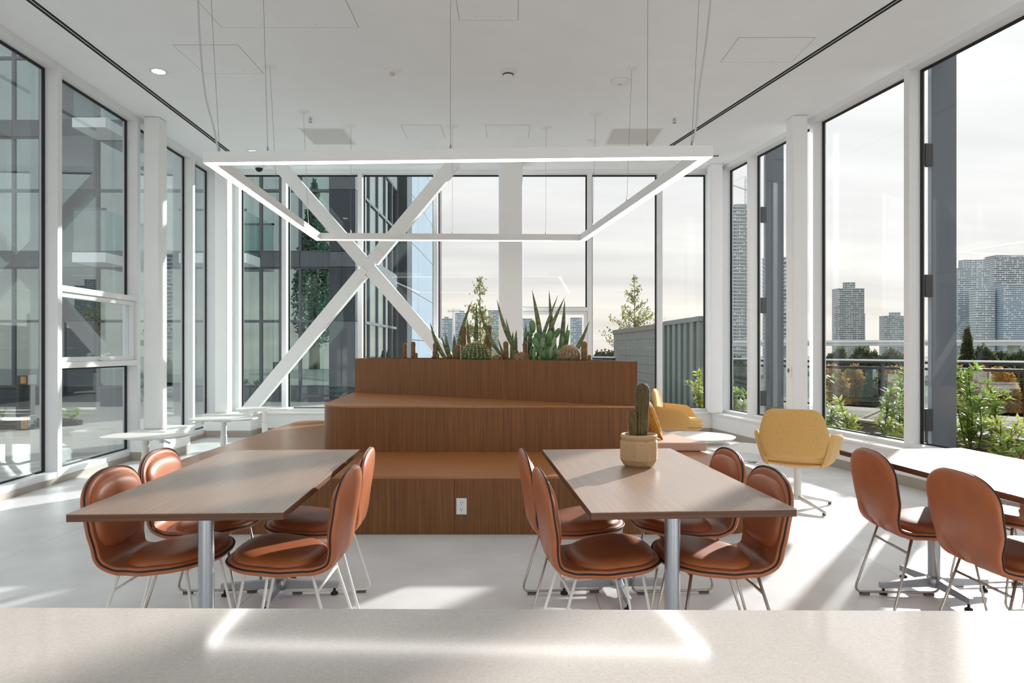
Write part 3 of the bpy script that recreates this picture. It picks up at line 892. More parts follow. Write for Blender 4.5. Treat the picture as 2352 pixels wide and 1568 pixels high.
def blade(mb, base, tip, w, bend, facing=0.0, bulge=None):
    base = Vector(base); tip = Vector(tip); n = 9
    d = tip - base
    side = d.cross(Vector((0, 1, 0))).normalized()
    vs = []; fs = []
    for i in range(n + 1):
        t = i / n
        p = base + d * t + side * bend * math.sin(math.pi * t) * d.length
        hw = w / 2 * (0.55 + 1.04 * t if t < 0.45 else 1.02 * (1 - ((t - 0.45) / 0.55) ** 1.7) + 0.0) + 0.0006
        tang = side
        nrm = Vector((0, 1, 0))
        vs += [p - tang * hw + nrm * hw * 0.35, p - nrm * hw * 0.10, p + tang * hw + nrm * hw * 0.35, p + nrm * hw * 0.28]
    for i in range(n):
        a = i * 4
        for k in range(4):
            fs.append((a + k, a + (k + 1) % 4, a + 4 + (k + 1) % 4, a + 4 + k))
    fs.append((3, 2, 1, 0)); fs.append((n * 4, n * 4 + 1, n * 4 + 2, n * 4 + 3))
    mb._add(vs, fs)
def snake(label, cx, back, specs):
    D0 = Drow(cx, back)
    e = thing('snake_plant', ((cx - CX) / F * D0, D0, SOIL), label, 'plant', 'snake plants in the planter')
    rng = random.Random(cx)
    for (bx, by, tx, ty, wpx, bend) in specs:
        D = D0 + rng.uniform(-0.08, 0.08)
        a = at(bx, by, D); a.z = SOIL - 0.01
        b = at(tx, ty, D)
        ob = MB(); blade(ob, a, b, wpx / F * D, bend)
        sharp(ob.build('leaf', M_snake, e), 60)
snake('snake plant with long leaning leaves left of and behind the green barrel cactus', 1050, 0.42, [
    (1040, 828, 988, 740, 10, 0.07), (1040, 828, 1023, 762, 9, 0.03), (1044, 828, 1043, 766, 10, 0.0), (1048, 828, 1085, 689, 9, 0.05),
    (1092, 828, 1072.5, 727, 9, 0.04), (1094, 828, 1094, 694, 9, 0.0), (1104, 828, 1118, 760, 8, 0.0), (1042, 828, 1012, 768, 6, 0.02)])
snake('snake plant with two leaves arching left, behind the small rusty barrel cactus', 1184, 0.55, [
    (1180, 828, 1099, 692, 9, 0.09), (1212, 828, 1141, 687, 10, 0.06), (1180, 828, 1186, 757, 11, 0.0), (1196, 828, 1162, 730, 8, 0.03),
    (1172, 828, 1143, 775, 6, 0.03), (1174, 828, 1178, 760, 9, 0.0), (1216, 828, 1218, 752, 12, 0.0), (1196, 828, 1226, 731, 8, -0.03), (1205, 828, 1208, 742, 9, 0)])
snake('tall snake plant with crossing pointed leaves rising above the prickly pear', 1250, 0.55, [
    (1248, 828, 1222, 665, 12, -0.02), (1284, 828, 1261, 666, 10, 0.02), (1226, 800, 1282, 677, 8, 0.02), (1236, 815, 1298, 681, 10, 0.03),
    (1280, 828, 1297, 688, 11, -0.02), (1268, 828, 1262, 731, 9, 0), (1268, 828, 1272, 745, 8, 0), (1288, 828, 1305, 742, 9, 0.0), (1290, 820, 1309, 757, 7, 0),
    (1292, 820, 1354, 736, 10, -0.05), (1260, 828, 1240, 765, 9, 0)])
pp = thing('prickly_pear', ((1255 - CX) / F * (Drow(1255, 0.3)), Drow(1255, 0.3), SOIL), 'green prickly pear cactus with many flat pads left of the pinkish barrel cactus', 'cactus')
rng = random.Random(5)
for (zx, zy, w, h, rot, g) in ((1345, 510, 62, 125, -5, 0), (1310, 575, 100, 45, 15, 0), (1390, 605, 70, 90, -20, 0), (1500, 590, 50, 100, 5, 0), (1562, 575, 50, 125, 28, 0), (1490, 650, 60, 110, 60, 0),
        (1372, 655, 55, 110, -20, 0), (1432, 660, 45, 110, 5, 1), (1538, 655, 42, 110, 12, 1), (1612, 650, 32, 110, 8, 0), (1650, 600, 50, 130, 20, 0), (1395, 730, 40, 90, -45, 0), (1420, 740, 45, 140, 0, 0),
        (1512, 745, 36, 120, 3, 1), (1560, 735, 50, 70, -20, 1), (1470, 700, 60, 120, 10, 0), (1590, 720, 55, 130, 15, 0), (1385, 690, 55, 130, -10, 1), (1455, 760, 50, 90, 0, 0), (1340, 740, 45, 120, 8, 0), (1440, 600, 45, 90, 25, 0)):
    D = Drow(1255, 0.30) + rng.uniform(-0.10, 0.12)
    px, py = 880 + zx * 0.2551, 620 + zy * 0.2551
    c = at(px, py, D); hw = w * 0.2551 / F * D / 2; hh = h * 0.2551 / F * D / 2
    yaw = R(rng.uniform(-35, 35))
    vs = []; fs = []; n = 14; m = 7
    for i in range(m + 1):
        el = -math.pi / 2 + math.pi * i / m
        for k in range(n):
            a = 2 * math.pi * k / n
            p = Vector((math.cos(a) * math.cos(el) * hw, math.sin(el) * 0.012, math.sin(a) * math.cos(el) * hh))
            p.x *= 1 + 0.18 * p.z / max(hh, 1e-4)
            vs.append(c + Matrix.Rotation(yaw, 3, 'Z') @ (Matrix.Rotation(R(rot), 3, 'Y') @ p))
    for i in range(m):
        for k in range(n):
            fs.append((i * n + k, i * n + (k + 1) % n, (i + 1) * n + (k + 1) % n, (i + 1) * n + k))
    MB()._add(vs, fs).build('pad', M_padg if g else M_pad, pp, smooth=True)
stm = MB()
for q in (1225, 1240, 1258, 1274):
    D = Drow(1255, 0.3); a = at(q, 828, D); a.z = SOIL - 0.01
    stm.tube([a, at(q + 2, 800, D)], 0.018, 8)
stm.build('stem', M_pad, pp, smooth=True)

# ------------------------------------------------------------------ dining tables
def make_table(lx, ly, th=0.028):
    root = thing('dining_table', (0, 0, 0))
    MB().box(-lx / 2, lx / 2, -ly / 2, ly / 2, 0.74 - 0.003, 0.74).build('tabletop', M_table, root)
    MB().box(-lx / 2, lx / 2, -ly / 2, ly / 2, 0.74 - th, 0.737).build('table_edge', M_tedge, root, bevel=0.0015)
    for sy in (-1, 1):
        y = sy * (ly / 2 - 0.27)
        c = MB().lathe([(0.03, 0.055), (0.03, 0.70)], (0, y, 0), 24)
        ped = sharp(c.build('pedestal', M_silver, root), 40)
        MB().box(-0.09, 0.09, y - 0.18, y + 0.18, 0.70, 0.7118).build('mounting_plate', M_dark, root)
        MB().lathe([(0.04, 0.035), (0.042, 0.06), (0.042, 0.085), (0.032, 0.095)], (0, y, 0), 20).build('hub', M_silver, root, smooth=True)
        for a in range(4):
            d = Vector((math.cos(a * math.pi / 2), math.sin(a * math.pi / 2), 0))
            L = 0.31 if a % 2 == 0 else 0.27
            p0 = Vector((0, y, 0.062)) + d * 0.03; p1 = Vector((0, y, 0.050)) + d * L
            arm = MB().bar(p0, p1, 0.034, 0.05, w2=0.026, h2=0.03).build('base_arm', M_silver, root, bevel=0.003)
            q = p1 - d * 0.02
            MB().lathe([(0.02, 0.0), (0.02, 0.008), (0.007, 0.016), (0.007, 0.036)], (q.x, q.y, 0), 14).build('levelling_foot', M_rubber, arm, smooth=True)
    return root
t0 = make_table(0.755, 1.525)
TBL = [(-1.226, 3.18, 2.55, 'brown walnut dining table with a bare top, at the left in front of the bench'),
       (0.605, 3.215, 4.0, 'walnut dining table with the potted cactus on it, in the middle right'),
       (2.335, 3.215, 5.2, 'walnut dining table with a pale glare on top, at the right edge by the windows')]
TABLES = []
for i, (x, y, a, lb) in enumerate(TBL):
    o = t0 if i == 0 else copy_tree(t0)
    o.location = (x, y, 0); o.rotation_euler.z = R(a)
    tag(o, lb, 'table', 'rectangular dining tables')
    TABLES.append(o)

# ------------------------------------------------------------------ upholstered dining chairs
PROF = [(a * 0.94, b if b < 0.44 else 0.44 + (b - 0.44) * 0.963) for a, b in [(-0.270, 0.825), (-0.270, 0.76), (-0.262, 0.68), (-0.248, 0.60), (-0.238, 0.53), (-0.232, 0.48), (-0.218, 0.444), (-0.188, 0.424), (-0.145, 0.418), (-0.08, 0.420), (0.0, 0.427), (0.08, 0.436), (0.16, 0.444), (0.22, 0.447), (0.27, 0.440)]]
def smooth_prof(pts, n=120):
    P = [Vector((a, b)) for a, b in pts]; dense = []
    for i in range(len(P) - 1):
        p0, p1, p2, p3 = P[max(i - 1, 0)], P[i], P[i + 1], P[min(i + 2, len(P) - 1)]
        for k in range(16):
            t = k / 16
            dense.append(0.5 * ((2 * p1) + (p2 - p0) * t + (2 * p0 - 5 * p1 + 4 * p2 - p3) * t * t + (3 * p1 - p0 - 3 * p2 + p3) * t ** 3))
    dense.append(P[-1])
    L = [0]
    for a, b in zip(dense, dense[1:]): L.append(L[-1] + (b - a).length)
    return dense, L
PD, PL = smooth_prof(PROF)
LEN = PL[-1]
import bisect
def prof_at(s):
    s = max(0.0, min(LEN - 1e-6, s))
    i = max(0, bisect.bisect_right(PL, s) - 1); i = min(i, len(PD) - 2)
    t = (s - PL[i]) / max(PL[i + 1] - PL[i], 1e-9)
    p = PD[i].lerp(PD[i + 1], t)
    a, b = PD[max(i - 2, 0)], PD[min(i + 3, len(PD) - 1)]
    d = (b - a).normalized()
    return p, Vector((-d.y, d.x))     # normal towards the sitter
def half_w(s):
    # back half-width, waist at the bend, wider seat
    keys = [(0.0, 0.212), (0.12, 0.222), (0.22, 0.218), (0.33, 0.190), (0.405, 0.176), (0.47, 0.192), (0.60, 0.236), (0.72, 0.244), (LEN, 0.234)]
    for (a, wa), (b, wb) in zip(keys, keys[1:]):
        if s <= b:
            t = (s - a) / (b - a); t = t * t * (3 - 2 * t)
            return wa + (wb - wa) * t
    return keys[-1][1]
def outline(s0, s1, wf, e0, e1, n=150):
    """closed outline in the (s, y) plane with rounded ends of length e0 / e1"""
    pts = []
    N2 = n // 2
    ss = []
    for i in range(N2 + 1):
        t = i / N2
        ss.append(s0 + (s1 - s0) * (0.5 - 0.5 * math.cos(math.pi * t)))
    def hw(s):
        w = wf(s)
        if s < s0 + e0: k = (s0 + e0 - s) / e0; w *= max(0.0, 1 - k ** 2.5) ** (1 / 2.5)
        if s > s1 - e1: k = (s - s1 + e1) / e1; w *= max(0.0, 1 - k ** 2.5) ** (1 / 2.5)
        return w
    up = [(s, hw(s)) for s in ss]
    return up + [(s, -w) for s, w in up[-2:0:-1]]
def surf(s, y, n):
    p, N = prof_at(s)
    cup = 0.30 if s < 0.36 else 0.30 * max(0, 1 - (s - 0.36) / 0.1)
    n = n + cup * y * y
    return (p.x + N.x * n, y, p.y + N.y * n)
def pad_mesh(out, fn, rings=(1.0, 0.985, 0.96, 0.92, 0.86, 0.78, 0.66, 0.5, 0.3, 0.12), s_mid=None):
    """skin over an outline: fn(k) gives height above the shell for ring factor k"""
    vs = []; fs = []; n = len(out)
    smid = sum(p[0] for p in out) / n if s_mid is None else s_mid
    smin = min(p[0] for p in out); smax = max(p[0] for p in out)
    for k in rings:
        for s, y in out:
            # shrink along y fully, along s by the same absolute margin so that long shells keep their outline
            vs.append(surf(smid + (s - smid) * k, y * k, fn(k)))
    for r in range(len(rings) - 1):
        for i in range(n):
            j = (i + 1) % n
            fs.append((r * n + i, r * n + j, (r + 1) * n + j, (r + 1) * n + i))
    fs.append(tuple((len(rings) - 1) * n + i for i in range(n)))
    return vs, fs
def make_chair():
    root = thing('dining_chair', (0, 0, 0))
    out = outline(0.0, LEN, half_w, 0.125, 0.19)
    n = len(out)
    # outer shell: a closed skin 14 mm thick, rounded on the outside rim
    rings = [1.0, 0.985, 0.96, 0.9, 0.75, 0.5, 0.2]
    vs, fs = [], []
    def lay(k, h):
        return [surf(LEN / 2 + (s - LEN / 2) * k, y * k, h) for s, y in out]
    layers = [lay(0.2, 0.0), lay(0.6, 0.0), lay(0.99, 0.0), lay(1.0, -0.003), lay(1.0, -0.008), lay(0.99, -0.014), lay(0.96, -0.018), lay(0.85, -0.020), lay(0.6, -0.020), lay(0.2, -0.020)]
    for l in layers: vs += l
    for r in range(len(layers) - 1):
        for i in range(n):
            j = (i + 1) % n
            fs.append((r * n + j, r * n + i, (r + 1) * n + i, (r + 1) * n + j))
    fs.append(tuple(i for i in range(n))); fs.append(tuple((len(layers) - 1) * n + i for i in range(n - 1, -1, -1)))
    MB()._add(vs, fs).build('shell', M_leather, root, smooth=True)
    ring = [surf(LEN / 2 + (s - LEN / 2) * 0.997, y * 0.996, 0.002) for s, y in out]
    MB().tube(ring, 0.0036, 8, closed=True).build('edge_piping', M_piping, root, smooth=True)
    # inner lining with a rounded edge
    def lin(k):
        e = (1.0 - k)
        return 0.004 + 0.011 * min(1.0, max(0.0, e / 0.03)) ** 0.5
    vs, fs = pad_mesh([(s, y) for s, y in outline(0.006, LEN - 0.006, lambda s: half_w(s) - 0.004, 0.125, 0.19)], lin, (1.0, 0.995, 0.985, 0.97, 0.94, 0.8, 0.6, 0.4, 0.2))
    MB()._add(vs, fs).build('lining', M_leather, root, smooth=True)
    def puff(H):
        return lambda k: 0.010 + H * max(0.0, 1 - k ** 7) ** 0.55
    ob = outline(0.034, 0.335, lambda s: half_w(s) - 0.032, 0.085, 0.09, 96)
    vs, fs = pad_mesh(ob, puff(0.034))
    MB()._add(vs, fs).build('back_pad', M_leather, root, smooth=True)
    osx = outline(0.445, LEN - 0.026, lambda s: half_w(s) - 0.028, 0.11, 0.15, 96)
    vs, fs = pad_mesh(osx, puff(0.037))
    MB()._add(vs, fs).build('seat_pad', M_leather, root, smooth=True)
    r = 0.0065
    for sy in (-1, 1):
        pts = [(-0.127, sy * 0.160, 0.405), (-0.242, sy * 0.198, 0.0165), (0.214, sy * 0.198, 0.0165), (0.142, sy * 0.160, 0.425)]
        fr = MB().tube(fillet(pts, 0.05, 6), r, 8).build('side_frame', M_rodwhite, root, smooth=True)
        for gx in (-0.185, 0.155):
            MB().box(gx - 0.025, gx + 0.025, sy * 0.198 - 0.008, sy * 0.198 + 0.008, 0.0, 0.0125).build('glide', M_glide, fr)
    MB().tube([(-0.149, -0.167, 0.33), (-0.149, 0.167, 0.33)], r, 8).build('stretcher', M_rodwhite, root, smooth=True)
    MB().tube([(0.146, -0.162, 0.405), (0.146, 0.162, 0.405)], r, 8).build('front_crossbar', M_rodwhite, root, smooth=True)
    MB().tube([(-0.130, -0.161, 0.395), (-0.130, 0.161, 0.395)], r, 8).build('rear_crossbar', M_rodwhite, root, smooth=True)
    return root
ch0 = make_chair()
CH_LIST = [
    (-1.490, 2.965, 2, 'W', 'cognac leather chair at the near left corner of the left table, nearest the windows'),
    (-1.555, 3.50, 3, 'S', 'cognac leather chair at the far left of the left table, mostly behind its top'),
    (-0.948, 2.95, 181, 'W', 'cognac leather chair at the near right of the left table, sun streak on its seat'),
    (-0.990, 3.50, 184, 'W', 'cognac leather chair on the far right side of the left table'),
    (0.370, 2.93, 6, 'W', 'cognac leather chair on the near left side of the potted-cactus table'),
    (0.310, 3.50, 5, 'S', 'cognac leather chair on the far left side of the potted-cactus table'),
    (0.865, 2.93, 182, 'S', 'cognac leather chair at the near right of the potted-cactus table, sunlit seat'),
    (0.865, 3.49, 183, 'S', 'cognac leather chair on the far right side of the potted-cactus table'),
    (2.075, 3.47, -2, 'S', 'cognac leather chair seen from behind at the right window table, the farther of two'),
    (2.140, 2.895, 2, 'S', 'cognac leather chair seen from behind at the right edge, the nearest one there'),
    (2.66, 3.62, 184, 'S', 'cognac leather chair cut by the right edge, only its seat front showing')]
for i, (x, y, a, leg, lb) in enumerate(CH_LIST):
    o = ch0 if i == 0 else copy_tree(ch0)
    o.location = (x, y, 0); o.rotation_euler.z = R(a)
    tag(o, lb, 'chair', 'leather dining chairs')
    if leg == 'S':
        for c in o.children:
            if c.name.split('.')[0] in ('side_frame', 'stretcher', 'front_crossbar', 'rear_crossbar'):
                c.material_slots[0].link = 'OBJECT'
                c.material_slots[0].material = M_steel

# ------------------------------------------------------------------ potted cactus
pc = thing('potted_cactus', (0.632, 3.40, 0.74), 'tan faceted stoneware pot with two green columnar cacti, on the middle right table', 'potted plant')
px_, py_ = 0.632, 3.40
fac = lambda k: 1.0
def facet(nf, n):
    def f(k):
        a = (k / n * nf) % 1.0
        return math.cos(math.pi / nf) / math.cos((a - 0.5) * 2 * math.pi / nf)
    return f
pot = MB()
nseg = 60
pot.lathe([(0.066, 0.0), (0.080, 0.012), (0.090, 0.030), (0.0935, 0.036), (0.0935, 0.122), (0.090, 0.130)], (px_, py_, 0.74), nseg, rib=facet(10, nseg))
po = sharp(pot.build('pot', M_pot, pc), 12)
po2 = MB().lathe([(0.086, 0.126), (0.083, 0.135), (0.089, 0.140), (0.0905, 0.150), (0.089, 0.158), (0.084, 0.160), (0.080, 0.156), (0.080, 0.132)], (px_, py_, 0.74), 40).build('rim', M_pot, pc, smooth=True)
MB().cyl((px_, py_, 0.74 + 0.131), 0.0795, 0.008, 28).build('soil', M_soil, pc)
def ribstem(x, y, z0, zt, r, lean, name):
    prof = []; h = zt - z0
    for t, k in ((0, 0.78), (0.12, 0.88), (0.3, 0.94), (0.48, 0.90), (0.6, 0.98), (0.75, 1.0), (0.86, 0.97)):
        prof.append((r * k, h * t))
    for k in range(1, 6):
        a = math.pi / 2 * k / 6
        prof.append((r * 0.97 * math.cos(a), h * (0.86 + 0.14 * math.sin(a))))
    prof.append((r * 0.12, h))
    m = MB().lathe(prof, (x, y, z0), 44, rib=lambda k: (1.0, 0.93, 0.82, 0.93)[k % 4])
    m.v = [(p[0] + lean * (p[2] - z0), p[1], p[2]) for p in m.v]
    st = m.build(name, M_cactusg, pc, smooth=True)
    s = MB(); rng = random.Random(int(x * 1000))
    for i in range(11):
        a = 2 * math.pi * i / 11
        for k in range(26):
            t = (k + 0.5) / 27
            rr = r * (0.99 if t < 0.86 else 0.99 * math.sqrt(max(0, 1 - ((t - 0.86) / 0.14) ** 2)))
            p = Vector((x + rr * math.cos(a) + lean * h * t, y + rr * math.sin(a), z0 + h * t))
            d = Vector((math.cos(a), math.sin(a), 0.2))
            for q in range(3):
                dd = (d + Vector((rng.gauss(0, .8), rng.gauss(0, .8), rng.gauss(0, .8)))).normalized() * 0.009
                w = dd.cross(Vector((0, 0, 1))).normalized() * 0.0006
                s._add([p - w, p + w, p + dd], [(0, 1, 2)])
    so = s.build('spines', MATS['golden_spines'], st); so['kind'] = 'stuff'
M_spineg = mat('golden_spines', srgb(190, 156, 96), 0.7, var=0.15, vscale=40)
ribstem(px_ + 0.012, py_ + 0.005, 0.872, 1.152, 0.036, 0.03, 'tall_stem')
ribstem(px_ - 0.030, py_ - 0.012, 0.872, 1.018, 0.0225, -0.02, 'short_stem')

# ------------------------------------------------------------------ yellow armchairs
def patch(name, fn, nu, nv, th, m, parent):
    """closed upholstered slab over a (u, v) surface fn -> (point, normal)"""
    vs = []; fs = []
    sheets = []
    for sgn in (1, -1):
        base = len(vs)
        for i in range(nu + 1):
            for j in range(nv + 1):
                p, nr = fn(i / nu, j / nv)
                u = i / nu * 2 - 1; v = j / nv * 2 - 1
                edge = max(abs(u), abs(v)) 
                t = th / 2 * max(0.0, 1 - edge ** 10) ** 0.5
                vs.append(Vector(p) + Vector(nr) * t * sgn)
        for i in range(nu):
            for j in range(nv):
                a = base + i * (nv + 1) + j
                q = (a, a + nv + 1, a + nv + 2, a + 1)
                fs.append(q if sgn > 0 else q[::-1])
    return MB()._add(vs, fs).build(name, m, parent, smooth=True)
def make_armchair():
    """faces +Y; shell back, two wing arms, cushion, pedestal with four splayed feet"""
    root = thing('armchair', (0, 0, 0))
    def backf(u, v):
        z = 0.365 + 0.475 * v
        # hexagonal outline: widest a little above the middle
        hw = (0.215 + 0.055 * (v / 0.5)) if v < 0.5 else (0.27 - 0.065 * ((v - 0.5) / 0.5) ** 1.4)
        # rounded corners
        for c, r in ((0.0, 0.16), (1.0, 0.14)):
            k = abs(v - c)
            if k < r: hw -= 0.055 * (1 - math.sqrt(max(0, 1 - ((r - k) / r) ** 2)))
        x = (u * 2 - 1) * hw
        y = -0.235 - 0.075 * (v - 0.2) + 0.35 * x * x + (0.10 * max(0.0, 0.22 - v) / 0.22) ** 1
        return (x, y, z), Vector((-0.6 * x, 1, 0.12)).normalized()
    patch('backrest', backf, 22, 24, 0.05, M_yellow, root)
    for s in (-1, 1):
        def armf(u, v, s=s):
            # u from rear to front, v from bottom to top; the front edge rakes back towards the top
            fr = max(0.0, (u - 0.75) / 0.25)
            top = 0.650 - 0.035 * u - 0.06 * fr ** 2
            bot = 0.362 + 0.065 * u * u
            z = bot + (top - bot) * v
            y = -0.235 + (0.455 - 0.09 * v) * u
            x = s * (0.192 + 0.086 * v ** 0.6 + 0.058 * math.sin(min(1, u * 1.2) * math.pi / 2) - 0.02 * fr)
            return (x, y, z), Vector((-s, 0.12, 0.2)).normalized()
        patch('armrest', armf, 18, 12, 0.044, M_yellow, root)
    def seatf(u, v):
        a = (u * 2 - 1); x = a * 0.262 * (1 - 0.22 * max(0, v - 0.6) / 0.4 * a * a)
        y = -0.22 + 0.52 * v - 0.08 * a * a * v
        return (x, y, 0.436 + 0.014 * math.sin(v * math.pi)), Vector((0, 0, 1))
    patch('seat_cushion', seatf, 18, 18, 0.09, M_yellow, root)
    def pan(u, v):
        a = (u * 2 - 1); x = a * 0.235 * (1 - 0.2 * max(0, v - 0.6) / 0.4 * a * a)
        y = -0.19 + 0.46 * v - 0.08 * a * a * v
        return (x, y, 0.374 + 0.02 * a * a), Vector((0, 0, 1))
    patch('seat_pan', pan, 14, 14, 0.045, M_yellow, root)
    MB().lathe([(0.036, 0.06), (0.030, 0.12), (0.028, 0.30), (0.032, 0.345)], (0, 0, 0), 20).build('pedestal', M_rodwhite, root, smooth=True)
    MB().box(-0.09, 0.09, -0.09, 0.09, 0.338, 0.35).build('mounting_plate', M_rodwhite, root)
    for k in range(4):
        a = R(45 + 90 * k)
        d = Vector((math.cos(a), math.sin(a), 0))
        arm = MB().tube([Vector((0, 0, 0.082)) + d * 0.01, Vector((0, 0, 0.060)) + d * 0.15, Vector((0, 0, 0.022)) + d * 0.335], [0.021, 0.016, 0.011], 10).build('base_leg', M_rodwhite, root, smooth=True)
        q = d * 0.32
        MB().lathe([(0.013, 0.0), (0.013, 0.016)], (q.x, q.y, 0), 12).build('glide', M_glide, arm)
    return root
ac = make_armchair()
ac.location = (2.40, 5.74, 0); ac.rotation_euler.z = R(-30)
tag(ac, 'mustard yellow armchair seen from behind, on a white pedestal between bench and right windows', 'armchair', 'mustard armchairs')
ac2 = copy_tree(ac)
ac2.location = (2.02, 8.25, 0); ac2.rotation_euler.z = R(-110)
tag(ac2, 'mustard yellow armchair seen from the side near the back right corner, behind the bench cushion', 'armchair', 'mustard armchairs')

# round coffee tables
def round_table(x, y, r, h, label):
    e = thing('coffee_table', (x, y, 0), label, 'table', 'round white coffee tables')
    sharp(MB().lathe([(r - 0.012, h - 0.016), (r, h - 0.006), (r, h - 0.002), (r - 0.003, h)], (x, y, 0), 64).build('tabletop', M_rodwhite, e), 25)
    MB().lathe([(0.03, 0.012), (0.022, 0.03), (0.02, h - 0.03), (0.05, h - 0.017)], (x, y, 0), 20).build('stem', M_rodwhite, e, smooth=True)
    MB().lathe([(r * 0.62, 0.0), (r * 0.62, 0.006), (0.03, 0.014)], (x, y, 0), 40).build('foot_plate', M_rodwhite, e)
round_table(1.93, 7.12, 0.385, 0.42, 'round white coffee table, the farther of two, beside the far yellow armchair')
round_table(2.22, 6.72, 0.36, 0.36, 'round white coffee table, the nearer of two, beside the near yellow armchair')
fb = thing('floor_outlet', (2.80, 7.95, 0), 'round polished metal floor outlet cover left of the near yellow armchair', 'floor outlet')
sharp(MB().lathe([(0.105, 0.0), (0.105, 0.006), (0.09, 0.012), (0.078, 0.009), (0.02, 0.009)], (2.80, 7.95, 0.0), 32).build('cover_ring', M_chrome, fb), 25)
MB().box(2.75, 2.85, 7.92, 7.98, 0.009, 0.014).build('lid', M_steel, fb, bevel=0.002)

# adjustable white side tables by the left windows
def side_table(x, y, lever, label):
    e = thing('adjustable_side_table', (x, y, 0), label, 'side table', 'adjustable side tables by the left windows')
    z = 0.505
    pl = round_poly([(x - 0.37, y - 0.20), (x + 0.37, y - 0.20), (x + 0.37, y + 0.20), (x - 0.37, y + 0.20)], [0.12, 0.16, 0.12, 0.12], 8)
    MB().prism(pl, z - 0.016, z).build('tabletop', M_rodwhite, e, bevel=0.003)
    MB().box(x - 0.11, x + 0.09, y - 0.06, y + 0.06, z - 0.045, z - 0.016).build('bracket', M_rodwhite, e, bevel=0.01)
    sharp(MB().lathe([(0.038, 0.02), (0.038, 0.30), (0.032, 0.305), (0.032, z - 0.045)], (x, y, 0), 20).build('column', M_rodwhite, e), 30)
    MB().box(x - 0.24, x + 0.24, y - 0.20, y + 0.20, 0.0, 0.02).build('base_plate', M_rodwhite, e, bevel=0.006)
    lx = x + lever * 0.21
    m = MB().tube([(x + lever * 0.08, y - 0.08, z - 0.022), (lx, y - 0.11, z - 0.03), (lx + lever * 0.09, y - 0.14, z - 0.055)], [0.006, 0.01, 0.012], 8)
    m.lathe([(0.02, -0.02), (0.02, 0.02)], (lx, y - 0.11, z - 0.038), 12)
    m.build('crank_lever', M_alu, e, smooth=False)
side_table(-3.48, 6.48, 1, 'white adjustable side table by the left windows, nearest of three, lever at its right')
side_table(-3.42, 8.10, -1, 'white adjustable side table by the left windows, middle of three')
side_table(-3.44, 9.50, -1, 'white adjustable side table by the left windows, farthest of three, below the brace')

# thermostat on the right column
th_ = thing('thermostat', (3.39, 8.33, 1.02), 'small white wall thermostat with a grey screen on the right column', 'thermostat')
MB().box(3.368, 3.39, 8.27, 8.40, 0.985, 1.105).build('housing', M_plastic, th_, bevel=0.004)
MB().box(3.3665, 3.369, 8.29, 8.345, 1.04, 1.085).build('screen', M_screen, th_)

# ------------------------------------------------------------------ outside: terrace and planting bed
tr = MB().prism([(-40, -12), (-4.45, -12), (-4.95, 10.95), (2.9, 10.95), (2.5, 24), (-4.0, 40), (-40, 40)], -0.30, -0.04).build('terrace_paving', M_pave)
tag(tr, kind='structure')
bed = MB().prism([TR(2.0, 0.2, 0)[:2], TR(2.0, 3.2, 0)[:2], TR(10.6, 1.9, 0)[:2], TR(10.8, 0.2, 0)[:2]], -0.3, 0.10).build('planting_bed', M_soil)
tag(bed, kind='structure')
kb = thing('bed_curb', TR(7, 1.7, 0.0), 'low pale concrete curb edging the planting bed outside the right windows', 'curb')
MB().bar(TR(3.0, 2.9, 0.10), TR(10.6, 1.75, 0.10), 0.14, 0.30).build('curb_wall', M_concrete, kb, bevel=0.01)
MB().bar(TR(3.0, 2.9, 0.262), TR(10.6, 1.75, 0.262), 0.18, 0.03).build('coping', M_coping, kb)
tr2 = MB().prism([TR(1.0, 3.0, 0)[:2], (14.5, 2.0), (14.0, 10.0), (11.9, 12.2), (2.9, 22.2), (2.9, 10.96), TR(10.75, 0.3, 0)[:2]], -0.3, -0.05).build('gravel_bed', M_gravel)
tag(tr2, kind='structure')

# vertical fins outside the right wall
def fin(u, label):
    e = thing('sunshade_fin', TR(u, 0.2, 0.0), label, 'fin', 'vertical metal fins outside the right windows')
    MB(TR).box(u - 0.03, u + 0.02, 0.235, 0.52, -0.2, 4.7).build('fin_blade', M_fin, e, bevel=0.004)
    for z in (0.62, 1.95, 3.25):
        MB(TR).box(u - 0.035, u + 0.03, 0.165, 0.25, z - 0.11, z + 0.11).build('fin_bracket', M_dark, e, bevel=0.004)
fin(6.76, 'tall grey metal fin outside the right windows, nearest the right edge, on dark brackets')
fin(9.77, 'tall grey metal fin outside the right windows, near the back corner left of the column')

# guard rail at the terrace edge
g0, g1 = Vector((11.2, 12.0, 0)), Vector((2.6, 21.9, 0))
def gp(t, z): p = g0.lerp(g1, t); return (p.x, p.y, z)
def rail_run(ta, tb, label):
    gr = thing('guard_rail', gp((ta + tb) / 2, -0.05), label, 'railing')
    MB().bar(gp(ta, 1.075), gp(tb, 1.075), 0.09, 0.035).build('top_rail', M_slab, gr)
    MB().bar(gp(ta, 1.03), gp(tb, 1.03), 0.05, 0.05).build('under_rail', M_dark, gr)
    MB().bar(gp(ta, 0.90), gp(tb, 0.90), 0.05, 0.06).build('mid_rail', M_dark, gr)
    for k in range(-5, 11):
        t = k / 10 + 0.035
        if not ta <= t <= tb: continue
        MB().bar(gp(t, -0.05), gp(t, 1.05), 0.11, 0.06, up=tuple((g1 - g0).normalized())).build('post', M_dark, gr)
        if t + 0.092 <= tb:
            MB().bar(gp(t + 0.008, 0.5), gp(t + 0.092, 0.5), 0.012, 0.74).build('glass_panel', M_guard, gr)
rail_run(-0.5, 0.815, 'long dark metal guard rail with a pale top rail outside the right windows')
rail_run(0.93, 1.06, 'short piece of guard rail left of the block enclosure')
tr3 = MB().prism([(12.0, 11.0), (14.3, 11.2), (15.6, 6.5), (16.2, 7.0), (11.6, 12.4), (2.9, 22.3), (2.3, 21.8), (9, 11)], -0.5, -0.045).build('terrace_edge', M_concrete)
